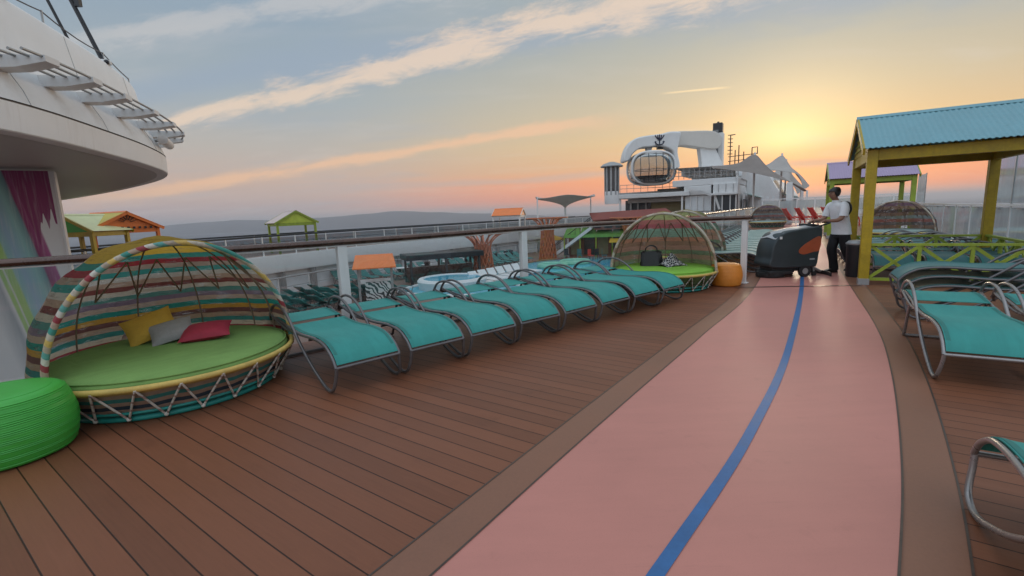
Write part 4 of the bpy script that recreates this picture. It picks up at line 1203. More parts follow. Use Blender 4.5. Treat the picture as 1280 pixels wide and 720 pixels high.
# kiosk
kk = thing('kiosk', 'small kiosk with orange roof and black and white swirled front on the pool deck', 'kiosk', (-7.0, 24.2, -2.8), R_(14))
for x in (-.8,.8):
    for y in (-.6,.6): MB().box((x,y,.95), (.12,.12,1.9)).build('post', M['grey_metal'], kk, smooth=0)
for s in (-1, 1):
    MB().slab([(-1.05, s*.95, 1.85), (1.05, s*.95, 1.85), (.92, 0, 2.45), (-.92, 0, 2.45)], (0,0,.05)).build('roof_sheet', M['roof_orange'], kk, smooth=0)
km = bpy.data.materials.new('swirl_paint'); t = NT(nodes_of(km)); p_ = t.obj()
wv = t.n('ShaderNodeTexWave', wave_type='BANDS', bands_direction='DIAGONAL'); t.l(p_, wv.inputs[0]); wv.inputs['Scale'].default_value = 2.6; wv.inputs['Distortion'].default_value = 9; wv.inputs['Detail'].default_value = 2
t.out(t.principled(t.mix(t.math('GREATER_THAN', wv.outputs[1], .55), (.62,.64,.62), (.03,.05,.05)), .5))
MB().box((.1,-.62,.58), (1.25,.10,1.16)).build('front_panel', km, kk, smooth=0)
MB().box((0,0,1.12), (1.7,1.3,.08)).build('counter', M['white'], kk, bevel=.01)
MB().box((0,.5,.6), (1.5,.1,1.1)).build('back_panel', M['win_grey'], kk, smooth=0)
# dark bar with roof
bar = thing('bar_shelter', 'long low dark shelter with black roof behind the kiosk', 'shelter', (-4.6, 31.6, -2.8), R_(24))
MB().box((0,0,1.75), (5.2,2.2,.35)).build('roof', M['black'], bar, bevel=.04)
for x in (-2.3,0,2.3):
    for y in (-.9,.9): MB().box((x,y,.8), (.14,.14,1.6)).build('post', M['dark'], bar)
MB().box((0,.6,.5), (4.6,.3,1.0)).build('counter', M['wood'], bar)

# pool deck loungers, low detail
def far_lounger():
    mb = MB(); hw = .30
    c = [(0,.36),(.25,.42),(1.2,.42),(1.6,.66),(1.95,.92)]
    mb.mi = 0; mb.grid([[(x, y, z) for x in (-hw, hw)] for y, z in c], .03)
    mb.mi = 1
    for x in (-hw, hw): mb.tube([(x, 0, .34), (x,.2,.02), (x,1.2,.38), (x,1.5,.02), (x,1.55,.5)], .022, 5)
    return mb
FL = far_lounger().build('pool_lounger', [M['teal_far'], M['frame']], None, smooth=40)
tag(FL, 'small teal lounger in the rows on the lower pool deck beyond the railing', 'sun lounger', 'teal loungers on the lower pool deck')
spots = []
for r in range(3):
    for k in range(9):
        spots.append((along((-13.2 + r*2.0, 21.6 + r*.1), k*.78*1.0, 0), AD+PI/2 + .1))
for k in range(8): spots.append((Vector((-10.6 + .72*k, 30.5 + .55*k, 0)), R_(45)))
for k in range(10): spots.append((Vector((-4.4 + .62*k, 36.6 + .72*k, 0)), R_(48)))
for k in range(9): spots.append((Vector((-3.2 + .62*k, 34.9 + .72*k, 0)), R_(48)))
for i, (p, a) in enumerate(spots):
    o = FL if i == 0 else FL.copy()
    if i: COL.objects.link(o)
    o.location = (p.x, p.y, -2.8); o.rotation_euler = (0, 0, a + random.uniform(-.05,.05))

# pool
pm = bpy.data.materials.new('pool_water'); t = NT(nodes_of(pm)); p_ = t.pos()
nz_ = t.noise(p_, 1.6, 4, .6)
c = t.ramp(t.noise(p_, .25, 3, .5), [(.3, (.05,.30,.46)), (.7, (.10,.46,.56))])
t.out(t.principled(c, .08, 0, t.bump(nz_, .25, .05), Specular_IOR_Level=.22))
pool = catmull([(-2.6,30.6,0),(.2,36,0),(2.2,40.5,0),(7.5,42.5,0),(11.5,39.5,0),(11,34,0),(7,29.2,0),(2.5,27.6,0)], 8, True)
PP = [(p.x, p.y) for p in pool]
struct('pool_water', MB().prism(PP, -2.79, -2.72), pm, smooth=0)
def grow(pts, s):
    cx = sum(p[0] for p in pts)/len(pts); cy = sum(p[1] for p in pts)/len(pts)
    return [(cx+(p[0]-cx)*s, cy+(p[1]-cy)*s) for p in pts]
b = MB(); A = grow(PP,1.0); B = grow(PP,1.06); n = len(A)
b.grid([[ (q[0],q[1],-2.795) for q in B+[B[0]]], [(q[0],q[1],-2.62) for q in B+[B[0]]], [(q[0],q[1],-2.62) for q in A+[A[0]]], [(q[0],q[1],-2.78) for q in A+[A[0]]]])
struct('pool_kerb', b, M['rust'])
fm = mat('float_mat', (.22,.50,.36), .5)
for x, y, w, lab in ((3.2,36.2,1.0,'round green float on the blue pool water, nearer one'), (5.2,38.2,1.1,'round green float on the blue pool water, farther one')):
    o = MB().tube([(w*math.cos(2*PI*k/20), w*math.sin(2*PI*k/20), 0) for k in range(20)], .22, 8, True).build('pool_float', fm, None); o.location = (x,y,-2.62); tag(o, lab, 'pool float')
# curved white pool seats and splash tub
sb = thing('splash_tub', 'round white splash tub with blue water on the pool deck', 'splash tub', (-3.6, 28.4, -2.8))
MB().lathe([(2.0,0),(2.1,.5),(2.0,.62),(1.75,.62),(1.7,.55)], seg=40).build('shell', M['white'], sb, smooth=40)
MB().lathe([(1.74,.56),(1.74,.575)], seg=40).build('tub_water', pm, sb)
for k in range(7):
    o = MB().box((0,0,.22), (.65,1.7,.12)).bar((0,.6,.3),(0,1.0,.75),.62,.10).build('white_lounger', M['white'], None, bevel=.03)
    o.location = (-1.9+.55*k, 29.0+.75*k, -2.8); o.rotation_euler = (0,0,R_(40))
    tag(o, 'white solid lounger, %s in the curved row at the pool edge' % (ordinal(k) if k < 6 else 'last'), 'sun lounger', 'white loungers at the pool edge')

# orange lattice trees
def lattice_tree(label, loc, H, rb, rt):
    r = thing('lattice_tree', label, 'lattice tree', loc)
    def rad(v): return rb*(1-.35*math.sin(PI*min(1,v*1.0)*.55)) + (rt-rb)*max(0, (v-.60)/.40)**2.0
    n = 14; tk = MB(); br2 = MB()
    for s in (1, -1):
        for k in range(n):
            pts = []
            for i in range(15):
                v = i/14*.74; a = 2*PI*k/n + s*v*2.0; q = rad(v); pts.append((q*math.cos(a), q*math.sin(a), H*v))
            tk.tube(pts, .045, 5)
            pts = []
            for i in range(8):
                v = .72+.28*i/7; a = 2*PI*k/n + s*(.74*2.0) + s*(v-.74)*.8; q = rad(v); pts.append((q*math.cos(a), q*math.sin(a), H*(v if v < .85 else .85+(v-.85)*(1-(v-.85)*2.6))))
            br2.tube(pts, .045, 5)
    tk.lathe([(rb*.62,0),(rb*.45,H*.4),(rb*.5,H*.7)], seg=14)
    br2.tube([(rt*.985*math.cos(2*PI*k/28), rt*.985*math.sin(2*PI*k/28), H*.94) for k in range(28)], .05, 5, True)
    tk.build('trunk', M['trellis'], r, smooth=50); br2.build('crown', M['trellis'], r, smooth=50)
    return r
lattice_tree('orange steel lattice tree standing at the pool edge, the nearer one', (-1.95, 33.4, -2.8), 3.2, .80, 2.1)
lattice_tree('orange steel lattice tree before the stairs, the farther one', (3.4, 43.0, -2.8), 4.0, .80, 1.9)
lattice_tree('orange steel lattice tree behind the striped daybed beside the green awnings', (10.2, 40.2, -2.8), 3.8, .7, 1.7)
# stairs up to the far deck
st = thing('staircase', 'grey staircase climbing beside the green awnings', 'staircase', (5.4, 43.5, -2.8), R_(-20))
b = MB()
for k in range(13): b.box((.28*k-1.4, 0, .2+.2*k), (.34, 1.4, .06))
b.build('treads', M['grey_metal'], st)
for y in (-.72,.72):
    MB().bar((-1.7,y,.0),(2.2,y,2.75),.07,.26).build('stringer', M['white'], st)
    q = MB().tube([(-1.6,y,1.0),(2.2,y,3.7)], .035, 6)
    for k in range(9): q.tube([(-1.5+.45*k,y,.1+.325*k),(-1.5+.45*k,y,1.05+.325*k)], .02, 5)
    q.build('handrail', M['dark'], st)
# the building with green awnings under the far deck
ab = thing('pool_bar', 'pool bar with bright green canvas awnings and timber front', 'pool bar', (9.0, 43.0, -2.8), R_(-16))
MB().box((0,1.6,1.15), (7.5,2.4,2.3)).build('wall', M['rust'], ab, smooth=0)
for k in range(6): MB().box((-3.1+1.25*k, .36, 1.1), (.95,.06,1.7)).build('window', M['win_dark'] if k % 2 else M['warm_wall'], ab, smooth=0)
for k in range(5):
    x = -3.2+1.42*k
    MB().slab([(x-.64,.4,2.75),(x+.64,.4,2.75),(x+.7,-1.3,2.12),(x-.7,-1.3,2.12)], (0,0,.05)).build('awning', M['green_canvas'], ab, smooth=0)
    MB().slab([(x-.7,-1.3,2.12),(x+.7,-1.3,2.12),(x+.7,-1.32,1.9),(x-.7,-1.32,1.9)], (0,.02,0)).build('awning_valance', M['green_canvas'], ab, smooth=0)
for k in range(6): MB().tube([(-3.9+1.42*k,-1.25,0),(-3.9+1.42*k,-1.25,2.1)], .06, 8).build('post', M['cab_green'], ab)
MB().slab([(.2,-1.5,1.72),(3.4,-1.5,1.72),(3.4,-2.9,1.50),(.2,-2.9,1.50)], (0,0,.06)).build('yellow_awning', M['yellow_canvas'], ab, smooth=0)
for i, (x, y, mt) in enumerate(((6.0,41.0,'teal_b'),(6.9,40.4,'red_plastic'),(8.0,40.2,'teal_b'),(9.2,39.9,'red_plastic'),(5.0,42.0,'dark'),(7.4,41.0,'dark'))):
    c_ = thing('bar_chair', ['teal','red','teal','red','dark','dark'][i] + ' bar chair in front of the pool bar, ' + ['at its corner','second from the corner','in the middle','at the far end','by the stairs','in the second line'][i], 'chair', (x,y,-2.8), i*.7)
    MB().box((0,0,.46), (.42,.42,.05)).build('seat', M[mt], c_); MB().box((0,.2,.75), (.40,.04,.5)).build('backrest', M[mt], c_)
    for sx in (-.18,.18):
        for sy in (-.18,.18): MB().tube([(sx,sy,0),(sx,sy,.45)], .02, 5).build('leg', M['grey_metal'], c_)

# tables and dark chairs in front of the far windows
for k in range(14):
    p = Vector((-7.6+.62*k, 33.2+.78*k, -2.8)) + Vector((random.uniform(-.3,.3), random.uniform(-.3,.3), 0))
    c_ = MB().box((0,0,.45),(.44,.44,.05)).box((0,.21,.72),(.42,.04,.5))
    for sx in (-.19,.19):
        for sy in (-.19,.19): c_.tube([(sx,sy,0),(sx,sy,.44)],.02,5)
    o = c_.build('cafe_chair', M['dark'], None); o.location = p; o.rotation_euler = (0,0,random.uniform(0,6.3))
    tag(o, 'small dark chair among the tables by the far pool deck windows', 'chair', 'dark chairs by the far pool deck windows')
for k in range(6):
    p = Vector((-7.9+1.45*k, 33.9+1.8*k, -2.8))
    o = MB().lathe([(.25,0),(.25,.03),(.04,.06),(.04,.70),(.45,.71),(.45,.745),(.01,.75)], seg=16).build('cafe_table', M['white'], None, smooth=40); o.location = p
    tag(o, 'small round white table by the far pool deck windows', 'table', 'white tables by the far pool deck windows')

# shallow splash pad with a pale kerb, and a bright parasol beyond the pool
sp_m = mat('splash_pad', (.12,.46,.56), .3, 0, .3, .9)
pad = catmull([(-6.4,26.6,0),(-5.6,29.6,0),(-3.4,31.6,0),(-.6,29.4,0),(.6,26.2,0),(-2.6,24.6,0)], 6, True)
struct('splash_pad', MB().prism([(p.x,p.y) for p in pad], -2.795, -2.77), sp_m, smooth=0)
struct('splash_pad_kerb', MB().tube([(p.x,p.y,-2.74) for p in pad], .12, 8, True), M['white'])
for x, y, h, rr, m_, lab in ((4.0,44.6,2.1,1.2,'yellow_canvas','yellow parasol behind the orange lattice tree beside the stairs'),):
    ps = thing('parasol', lab, 'parasol', (x, y, -2.8))
    MB().tube([(0,0,0),(0,0,h+.1)], .03, 8).build('pole', M['white'], ps)
    MB().lathe([(rr,h-.42),(rr*.98,h-.36),(rr*.5,h-.12),(.02,h+.06)], seg=8).build('canopy', M[m_], ps, smooth=20)
# ------------------------------------------------------------------ the big white superstructure ahead
O3 = Vector((21.5, 45.0, 0))
ss = thing('superstructure', 'white ship superstructure with terraces, dark windows and stairs ahead', 'superstructure', tuple(O3), AN)
# local: x across (negative towards the middle of the ship), y away along the ship
def fx(X, Z):
    """measured at 45 m -> position on the front face"""
    k = X/45.0; tau = (21.5-45*k)/(.857+.515*k); f = (45+.515*tau)/45
    return -tau, 1.48+(Z-1.48)*f
def fbox(X0, X1, Z0, Z1, y0, y1, name, m, bevel=0.0, parent=None):
    x0, _ = fx(X0, 0); x1, _ = fx(X1, 0); xm = (X0+X1)/2
    _, z0 = fx(xm, Z0); _, z1 = fx(xm, Z1)
    return MB().box(((x0+x1)/2, (y0+y1)/2, (z0+z1)/2), (abs(x1-x0), y1-y0, z1-z0)).build(name, m, parent or ss, smooth=0, bevel=bevel)
fbox(9.6, 21.5, -3.0, 1.0, 3.0, 22, 'lower_block', M['white'])
fbox(16.2, 21.5, 1.0, 2.5, 2.6, 20, 'middle_block', M['white'])
fbox(15.2, 21.45, 3.4, 4.0, .8, 22, 'terrace', M['white'], .05)
fbox(9.8, 16.9, 2.46, 2.86, .4, 10, 'canopy_roof', M['white'], .06)
fbox(10.6, 16.2, 2.02, 2.40, 2.2, 8, 'canopy_beam', M['grey_metal'])
fbox(9.4, 16.6, 2.92, 3.10, 3.0, 11, 'upper_deck_slab', M['grey_metal'])
fbox(13.4, 16.6, 3.12, 3.30, 2.5, 10, 'dark_recess', M['win_dark'])
fbox(12.4, 16.0, .8, 2.3, 4.2, 4.4, 'back_wall', M['warm_wall'])
fbox(9.9, 12.4, .8, 2.3, 4.0, 4.3, 'window_band', M['win_dark'])
for X in (10.4, 11.1, 11.9): fbox(X, X+.16, .8, 2.3, 3.8, 4.0, 'mullion', M['grey_metal'])
for X in (10.2, 16.1): fbox(X, X+.16, .6, 2.5, .6, .8, 'column', M['white'])
fbox(16.3, 18.9, 2.5, 3.4, .8, 14, 'stair_block', M['white'], .08)
# raked stair flank with slanted posts
for (X0, Z0, X1, Z1) in ((16.6,3.25,19.3,2.45),(19.3,2.5,19.8,1.1),(17.8,2.9,19.1,2.4)):
    a, za = fx(X0, Z0); c, zc = fx(X1, Z1)
    MB().bar((a, .35, za), (c, .35, zc), .22, .18).build('stair_rail', M['white'], ss, smooth=0)
fbox(19.2, 21.4, .98, 2.42, .5, .7, 'lounge_window', M['win_grey'])
for X in (19.3, 20.0, 20.75, 21.3): fbox(X, X+.10, .98, 2.42, .2, .5, 'window_post', M['white'])
fbox(20.1, 21.2, 1.05, 2.35, .42, .5, 'dark_window', M['win_dark'])
fbox(19.0, 21.5, 2.42, 2.62, .0, 1.2, 'window_sill', M['white'], .03)
fbox(19.1, 21.45, 2.62, 3.52, .6, 2.0, 'balcony_front', M['white'], .03)
for X in (19.6, 20.3, 21.0): fbox(X, X+.04, 2.7, 3.45, .55, .6, 'panel_joint', M['grey_metal'])
fbox(16.4, 18.9, 1.0, 2.45, 1.0, 1.3, 'stairwell_window', M['pale_window'])
for X in (16.9, 17.5, 18.1): fbox(X, X+.08, 1.0, 2.45, .8, 1.0, 'window_post', M['white'])
# curved flank running aft beside the deck
rows = []
for i in range(25):
    s = i/24*90; bul = 0
    top = 5.2 - .9*math.sin(min(1, s/70)*PI/2) 
    rows.append([(-.02 + .25*math.sin(PI*s/90), s+.7, z) for z in (0.02, 1.1, 2.6)] + [(-.02+.25*math.sin(PI*s/90) - .10, s+.7, 3.2), (-.35, s+.7, top-.3), (-.9, s+.7, top), (-6, s+.7, top+.1)])
MB().grid([list(c) for c in zip(*rows)]).build('flank', M['white'], ss, smooth=50)
for k in range(11):
    y = 4.0+4.6*k
    MB().box((.28, y, 1.5), (.06, 2.2, 1.0)).build('flank_window', M['win_grey'], ss, smooth=0)
    if k < 8: MB().slab([(.25, y-1.2, 2.55), (.25, y+1.2, 2.55), (1.5, y+.9, 2.1), (1.5, y-1.2, 2.1)], (0,0,.04)).build('flank_awning', M['sage'], ss, smooth=0)
for k in range(4): MB().box((-.6-1.0*k, .38, .2), (.94, .06, 1.4)).build('cabinet_door', M['white'], ss, bevel=.01)
# upper blocks at the root of the tower
fbox(16.6, 21.6, 3.9, 5.2, 3.2, 22, 'upper_block', M['white'], .08)
for k in range(6): fbox(16.9+.8*k, 17.55+.8*k, 4.25, 4.95, 3.1, 3.2, 'upper_panel', M['pale_window'])
MB().box((-3.2, 14, 5.2), (6.2, 16, .9)).build('roof_block', M['white'], ss, bevel=.1)
# block standing out onto the deck further on, with green-white awnings
MB().slab([(.0,9,0),(3.1,10,0),(3.1,10,2.7),(2.0,9.6,4.6),(.0,9,5.4)], (2.0,58,0)).build('outer_block', M['white'], ss, smooth=0)
for k in range(10):
    y = 12.5+5*k
    MB().box((3.15+.0345*(y-10), y, 1.3), (.06,2.6,1.5)).build('block_window', M['win_grey'], ss, smooth=0)
    MB().slab([(3.1+.0345*(y-10), y-1.5, 2.55),(3.1+.0345*(y-10), y+1.5, 2.55),(4.0+.0345*(y-10), y+1.3, 2.1),(4.0+.0345*(y-10), y-1.5, 2.1)], (0,0,.04)).build('block_awning', M['sage'], ss, smooth=0)
for k in range(5): MB().box((.55+.5*k, 9.1+.18*k, 1.2), (.36,.06,2.0)).build('block_panel', M['pale_window'], ss, smooth=0)
# terrace railings
rl = MB()
for (X0, X1, Z) in ((15.3, 21.4, 4.0),):
    a, z = fx(X0, Z); c, zc = fx(X1, Z)
    for h in (.35, .7, 1.05): rl.tube([(a,.9,z+h),(c,.9,zc+h)], .035, 6)
    for i in range(13):
        x = a+(c-a)*i/12; rl.tube([(x,.9,z),(x,.9,z+1.05)], .04, 6)
rl.build('terrace_railing', M['grey_metal'], ss)
rl = MB(); a, z = fx(9.6, 3.0); c, zc = fx(15.2, 3.0)
for h in (.4,.8): rl.tube([(a,3.2,z+.1+h),(c,3.2,zc+.1+h)], .03, 6)
for i in range(9): rl.tube([(a+(c-a)*i/8,3.2,z),(a+(c-a)*i/8,3.2,z+.9)], .03, 6)
rl.build('deck_railing', M['grey_metal'], ss)

rr = thing('bar_roof', 'long low dark red roof in front of the white superstructure', 'roof', (10.6, 42.2, 0), R_(-4))
MB().slab([(-3.3,-1.2,.55),(3.6,-1.2,.8),(3.6,1.6,1.32),(-3.3,1.6,1.15)], (0,0,.10)).build('roof_sheet', M['red_canvas'], rr, smooth=0)
MB().box((.2,.3,.2), (6.4,1.6,.9)).build('wall', M['rust'], rr, smooth=0)
for k in range(7): MB().box((-2.9+1.0*k,-.55,.2), (.7,.12,.6)).build('window', M['win_dark'], rr, smooth=0)

# ventilation tower with cap
cn = thing('vent_tower', 'round louvred ventilation tower with flat cap at the left end of the superstructure', 'vent tower', (10.05, 46.6, 0))
MB().lathe([(.62,2.2),(.62,5.45)], seg=24).build('core', M['win_dark'], cn, smooth=40)
for k in range(10):
    a = 2*PI*k/10
    MB().box((.64*math.cos(a), .64*math.sin(a), 4.2), (.16,.16,2.7), a).build('fin', M['grey_metal'], cn, smooth=0)
MB().lathe([(.70,2.0),(.72,3.15),(.66,3.2)], seg=24).build('base', M['white'], cn, smooth=40)
MB().lathe([(.68,5.5),(1.05,5.5),(1.08,5.58),(.8,5.8),(.25,5.98),(.02,6.0)], seg=28).build('cap', M['grey_metal'], cn, smooth=40)

# observation capsule on its crane arm
arm = thing('gantry_crane', 'white curved crane arm with dark crown and anchor emblem above the superstructure', 'crane', (16, 51, 0))
outl = [(12.10,6.32),(12.12,6.9),(12.40,7.7),(12.85,8.30),(13.5,8.68),(14.65,8.86),(16.02,8.98),(16.81,9.15),(17.77,9.12),(18.02,8.88),(17.85,8.0),(17.70,7.1),(17.95,5.6),(17.2,5.6),(17.25,6.9),(16.95,7.35),(16.26,7.66),(15.6,7.80),(15.0,7.70),(14.1,7.66),(13.5,7.44),(13.0,7.0),(12.66,6.42)]
P = catmull([(x-16, 0, z) for x, z in outl], 4, True)
yz = [(-.75,.93),(-.70,.985),(-.60,1.0),(.60,1.0),(.70,.985),(.75,.93)]
cx, cz = -.6, 7.9
def inset(P, d):
    out = []; n = len(P)
    for i in range(n):
        tg = (P[(i+1)%n]-P[i-1]); tg = Vector((tg.x, 0, tg.z)).normalized()
        out.append(P[i] + Vector((tg.z, 0, -tg.x))*d)
    return out
# outline runs clockwise seen from the front, inward normal is (tg.z, -tg.x)
rows = []
for y, d in ((-.75,.14),(-.72,.06),(-.62,0),(.62,0),(.72,.06),(.75,.14)):
    q = inset(P, d); rows.append([Vector((p.x, y, p.z)) for p in q] + [Vector((q[0].x, y, q[0].z))])
mb = MB().grid(rows); mb.slab(rows[0][:-1], (0,.004,0)); mb.slab(rows[-1][:-1], (0,-.004,0))
mb.build('hook_arm', M['white'], arm, smooth=40)
mb = MB(); q = catmull([(x-16, 0, z) for x, z in [(17.7,9.2),(19.5,9.28),(21.6,9.22),(22.5,8.8),(22.75,8.2),(22.3,7.4),(20.6,7.55),(18.9,7.85),(17.7,7.95)]], 3, True)
mb.slab([p+Vector((0,.3,0)) for p in q], (0,1.5,0)); mb.build('boom', M['cream'], arm, smooth=30, bevel=.08)
mb = MB().slab([(x-16, .6, z) for x, z in [(20.5,7.65),(22.2,7.4),(22.9,6.0),(22.9,4.4),(20.7,4.4),(20.75,6.0)]], (0,1.0,0)); mb.build('support', M['white'], arm, smooth=0, bevel=.06)
# joints on the boom
b = MB()
for x in (2.0, 3.4, 4.9): b.box((x,1.05,8.5), (.04,1.56,1.5))
# hanger
MB().slab([(x-16,-.3,z) for x, z in [(14.55,7.75),(15.2,7.75),(15.05,7.3),(15.25,6.95),(14.4,6.95),(14.65,7.3)]], (0,.6,0)).build('hanger', M['grey_metal'], arm, smooth=0)
MB().box((.05,.0,7.62), (.55,.5,.22)).build('joint', M['dark'], arm)
# emblem: crown over an anchor
em = MB(); y = -.775; ox, oz = -.22, 8.34; k = .46
def seg(pts, r=.045): em.tube([(ox+p[0]*k, y, oz+p[1]*k) for p in pts], r, 6)
seg([(0,.55),(0,-.95)], .055); seg([(-.42,.02),(.42,.02)], .05)
seg(catmull([(-.95,-.25,0),(-.80,-.75,0),(-.35,-1.0,0),(0,-1.05,0),(.35,-1.0,0),(.80,-.75,0),(.95,-.25,0)],4), .06)
for s in (-1,1):
    seg([(s*.95,-.25),(s*.72,-.42)]); seg([(s*.95,-.25),(s*1.08,-.48)])
    seg(catmull([(s*.15,.30,0),(s*.55,.38,0),(s*.95,.95,0)],4), .055); seg(catmull([(s*.12,.32,0),(s*.36,.55,0),(s*.42,1.0,0)],4), .05)
    em.ball((ox+s*.95*k, y, oz+.98*k), .06, 8, 6); em.ball((ox+s*.42*k, y, oz+1.02*k), .055, 8, 6)
seg([(-.55,.28),(.55,.28)], .05); seg([(0,.5),(0,1.0)], .05); em.ball((ox, y, oz+1.08*k), .07, 8, 6)
em.build('emblem', M['emblem'], arm, smooth=60)

pod = thing('observation_capsule', 'oval glass observation capsule hanging under the white crane arm', 'capsule', (15.0, 50.6, 5.55))
def oval(a, c, s=1.0, n=40, p=2.7):
    out = []
    for i in range(n):
        q = 2*PI*i/n; cq, sq = math.cos(q), math.sin(q)
        out.append((s*a*math.copysign(abs(cq)**(2/p), cq), s*c*math.copysign(abs(sq)**(2/p), sq)))
    return out
a_, c_ = 2.2, 1.62
rows = []
for i in range(21):
    v = -1+2*i/20; s = (1-abs(v)**3.0)**.42
    rows.append([(x*max(s,.02), v*2.1, z*max(s,.02)) for x, z in oval(a_*.97, c_*.97)] )
rows = [r + [r[0]] for r in rows]
MB().grid(rows).build('glass_shell', M['pod_glass'], pod, smooth=80)
MB().tube([(x, -.95, z) for x, z in oval(a_, c_, 1.0)], .13, 10, True).build('hoop', M['white'], pod, smooth=60)
MB().tube([(x, .95, z) for x, z in oval(a_, c_, 1.0)], .13, 10, True).build('hoop', M['white'], pod, smooth=60)
MB().tube([(x+.30, -.2, z-.02) for x, z in oval(a_*1.02, c_*1.03, 1.0)], .10, 10, True).build('hoop', M['grey_metal'], pod, smooth=60)
b = MB()
for k in range(-2, 3):
    x = k*.72; h = c_*.95*(1-abs(x/a_)**2.7)**(1/2.7)
    b.tube([(x,-1.75*(1-abs(x/a_)**3),-h*.92),(x,-1.95*(1-abs(x/a_)**3)-.04,0),(x,-1.75*(1-abs(x/a_)**3),h*.92)], .035, 6)
b.build('mullions', M['dark'], pod)
fl_ = []
MB().prism([(x*.90, y*1.7) for x, y in oval(a_, 1.0, 1, 28)], -.95, -.8).build('floor', M['dark'], pod)
MB().prism([(x*.70, y*1.6) for x, y in oval(a_, 1.0, 1, 28)], -1.42, -.95).build('belly', M['win_dark'], pod, smooth=30)
MB().prism([(x*.62, y*1.2) for x, y in oval(a_, 1.0, 1, 28)], 1.30, 1.5).build('roof', M['white'], pod, smooth=30)
q = MB(); q.tube([(x*.72, y*1.35, -.15) for x, y in oval(a_,1.0,1,24)], .03, 6, True)
q.build('inner_railing', M['grey_metal'], pod)

tw_ = thing('crane_tower', 'grey tower with dark top at the root of the crane arm', 'tower', (23.2, 53.2, 0), R_(-31))
MB().box((0,0,6.4), (.95,1.1,5.6)).build('column', M['white'], tw_, bevel=.05)
MB().box((-.30,-.1,7.6), (.62,1.2,3.8)).build('dark_duct', M['win_grey'], tw_, bevel=.03)
MB().box((-.12,0,9.75), (.95,1.0,1.0)).build('tower_top', M['dark'], tw_, bevel=.04)
MB().box((-.12,0,10.32), (.2,.2,.2)).build('beacon', M['dark'], tw_)
mst = thing('antenna_mast', 'dark lattice of antenna masts and ladders behind the crane tower', 'antenna', (24.6, 53.5, 0))
b = MB()
for x in (.0, .55, .95, 1.5, 2.4): b.tube([(x,0,4.6),(x,0,[9.0,7.4,7.9,7.2,7.6][[.0,.55,.95,1.5,2.4].index(x)])], .055, 6)
for z in (5.6, 6.2, 6.7): b.tube([(-.2,0,z),(3.0,0,z+.25)], .04, 6)
for z in (7.0,7.4,7.8,8.2,8.6,9.0): b.tube([(-.3,0,z),(.25,0,z)], .04, 6)
b.tube([(2.4,0,7.6),(3.0,0,7.65),(3.0,0,6.9)], .05, 6)
b.tube([(0,0,9.0),(.5,0,9.05)], .05, 6)
b.build('lattice', M['dark'], mst)

# shade sails over the outer deck
def patch(c0, c1, n=14, sag=.0):
    A = catmull([tuple(p) for p in c0], n); B = catmull([tuple(p) for p in c1], n); rows = []
    for j in range(9):
        v = j/8
        rows.append([a.lerp(b, v) - Vector((0,0,sag*math.sin(PI*v))) for a, b in zip(A, B)])
    return rows
sa = thing('shade_sail', 'large brown-grey peaked shade sail over the deck beside the superstructure', 'shade sail', (20.5, 40, 0))
o = Vector((20.5, 40, 0))
top_ = [(17.5,41.5,4.82),(18.8,41.6,4.86),(19.9,41.4,5.02),(20.95,41,5.60),(21.9,40.6,4.4),(22.9,39.4,3.3),(23.5,38.5,2.5)]
low_ = [(16.6,38.6,4.42),(17.8,38.0,4.15),(18.9,37.2,3.85),(20.1,36.4,3.40),(21.1,35.8,2.95),(21.6,35.5,2.6),(22.0,35.3,2.3)]
MB().grid(patch([Vector(p)-o for p in top_], [Vector(p)-o for p in low_], 6, .12), .02).build('canvas', M['grey_canvas'], sa, smooth=80)
MB().tube([Vector((20.95,41,-.4))-o, Vector((20.95,41,5.75))-o], .09, 8).build('mast', M['white'], sa)
for p in low_[-1:]+top_[-1:]: MB().tube([Vector((p[0],p[1],0))-o, Vector(p)-o], .07, 8).build('corner_pole', M['white'], sa)
sa2 = thing('shade_sail', 'pale grey peaked shade sail behind the brown-grey one', 'shade sail', (26.5, 46, 0)); o = Vector((26.5,46,0))
top_ = [(23.4,45.2,4.9),(24.8,46.0,5.15),(26.1,46.0,5.9),(26.9,46.2,5.0),(28.2,46.5,4.1),(29.2,46.5,3.0)]
low_ = [(22.2,41.6,4.3),(23.6,41.4,4.15),(24.6,41.2,3.9),(25.0,41.2,3.5),(25.2,41.2,3.0),(25.3,41.2,2.6)]
MB().grid(patch([Vector(p)-o for p in top_], [Vector(p)-o for p in low_], 6, .1), .02).build('canvas', M['pale_canvas'], sa2, smooth=80)
MB().tube([Vector((26.1,46,0))-o, Vector((26.1,46,6.1))-o], .09, 8).build('mast', M['white'], sa2)
MB().tube([Vector((25.3,41.2,0))-o, Vector((25.3,41.2,2.6))-o], .07, 8).build('corner_pole', M['white'], sa2)
sa3 = thing('shade_sail', 'small far grey-blue shade sail, farthest along the superstructure', 'shade sail', (36, 60, 0)); o = Vector((36,60,0))
top_ = [(30.5,58,4.4),(33,59.5,5.3),(34.6,60,6.6),(36.0,61,5.0),(38.2,62,3.3)]
low_ = [(30,54,4.0),(31.5,54,3.9),(32.2,54.5,3.5),(32.9,55,3.0),(33.5,55.5,2.4)]
MB().grid(patch([Vector(p)-o for p in top_], [Vector(p)-o for p in low_], 6, .1), .02).build('canvas', M['pale_canvas'], sa3, smooth=80)
MB().tube([Vector((34.6,60,0))-o, Vector((34.6,60,6.8))-o], .1, 8).build('mast', M['white'], sa3)
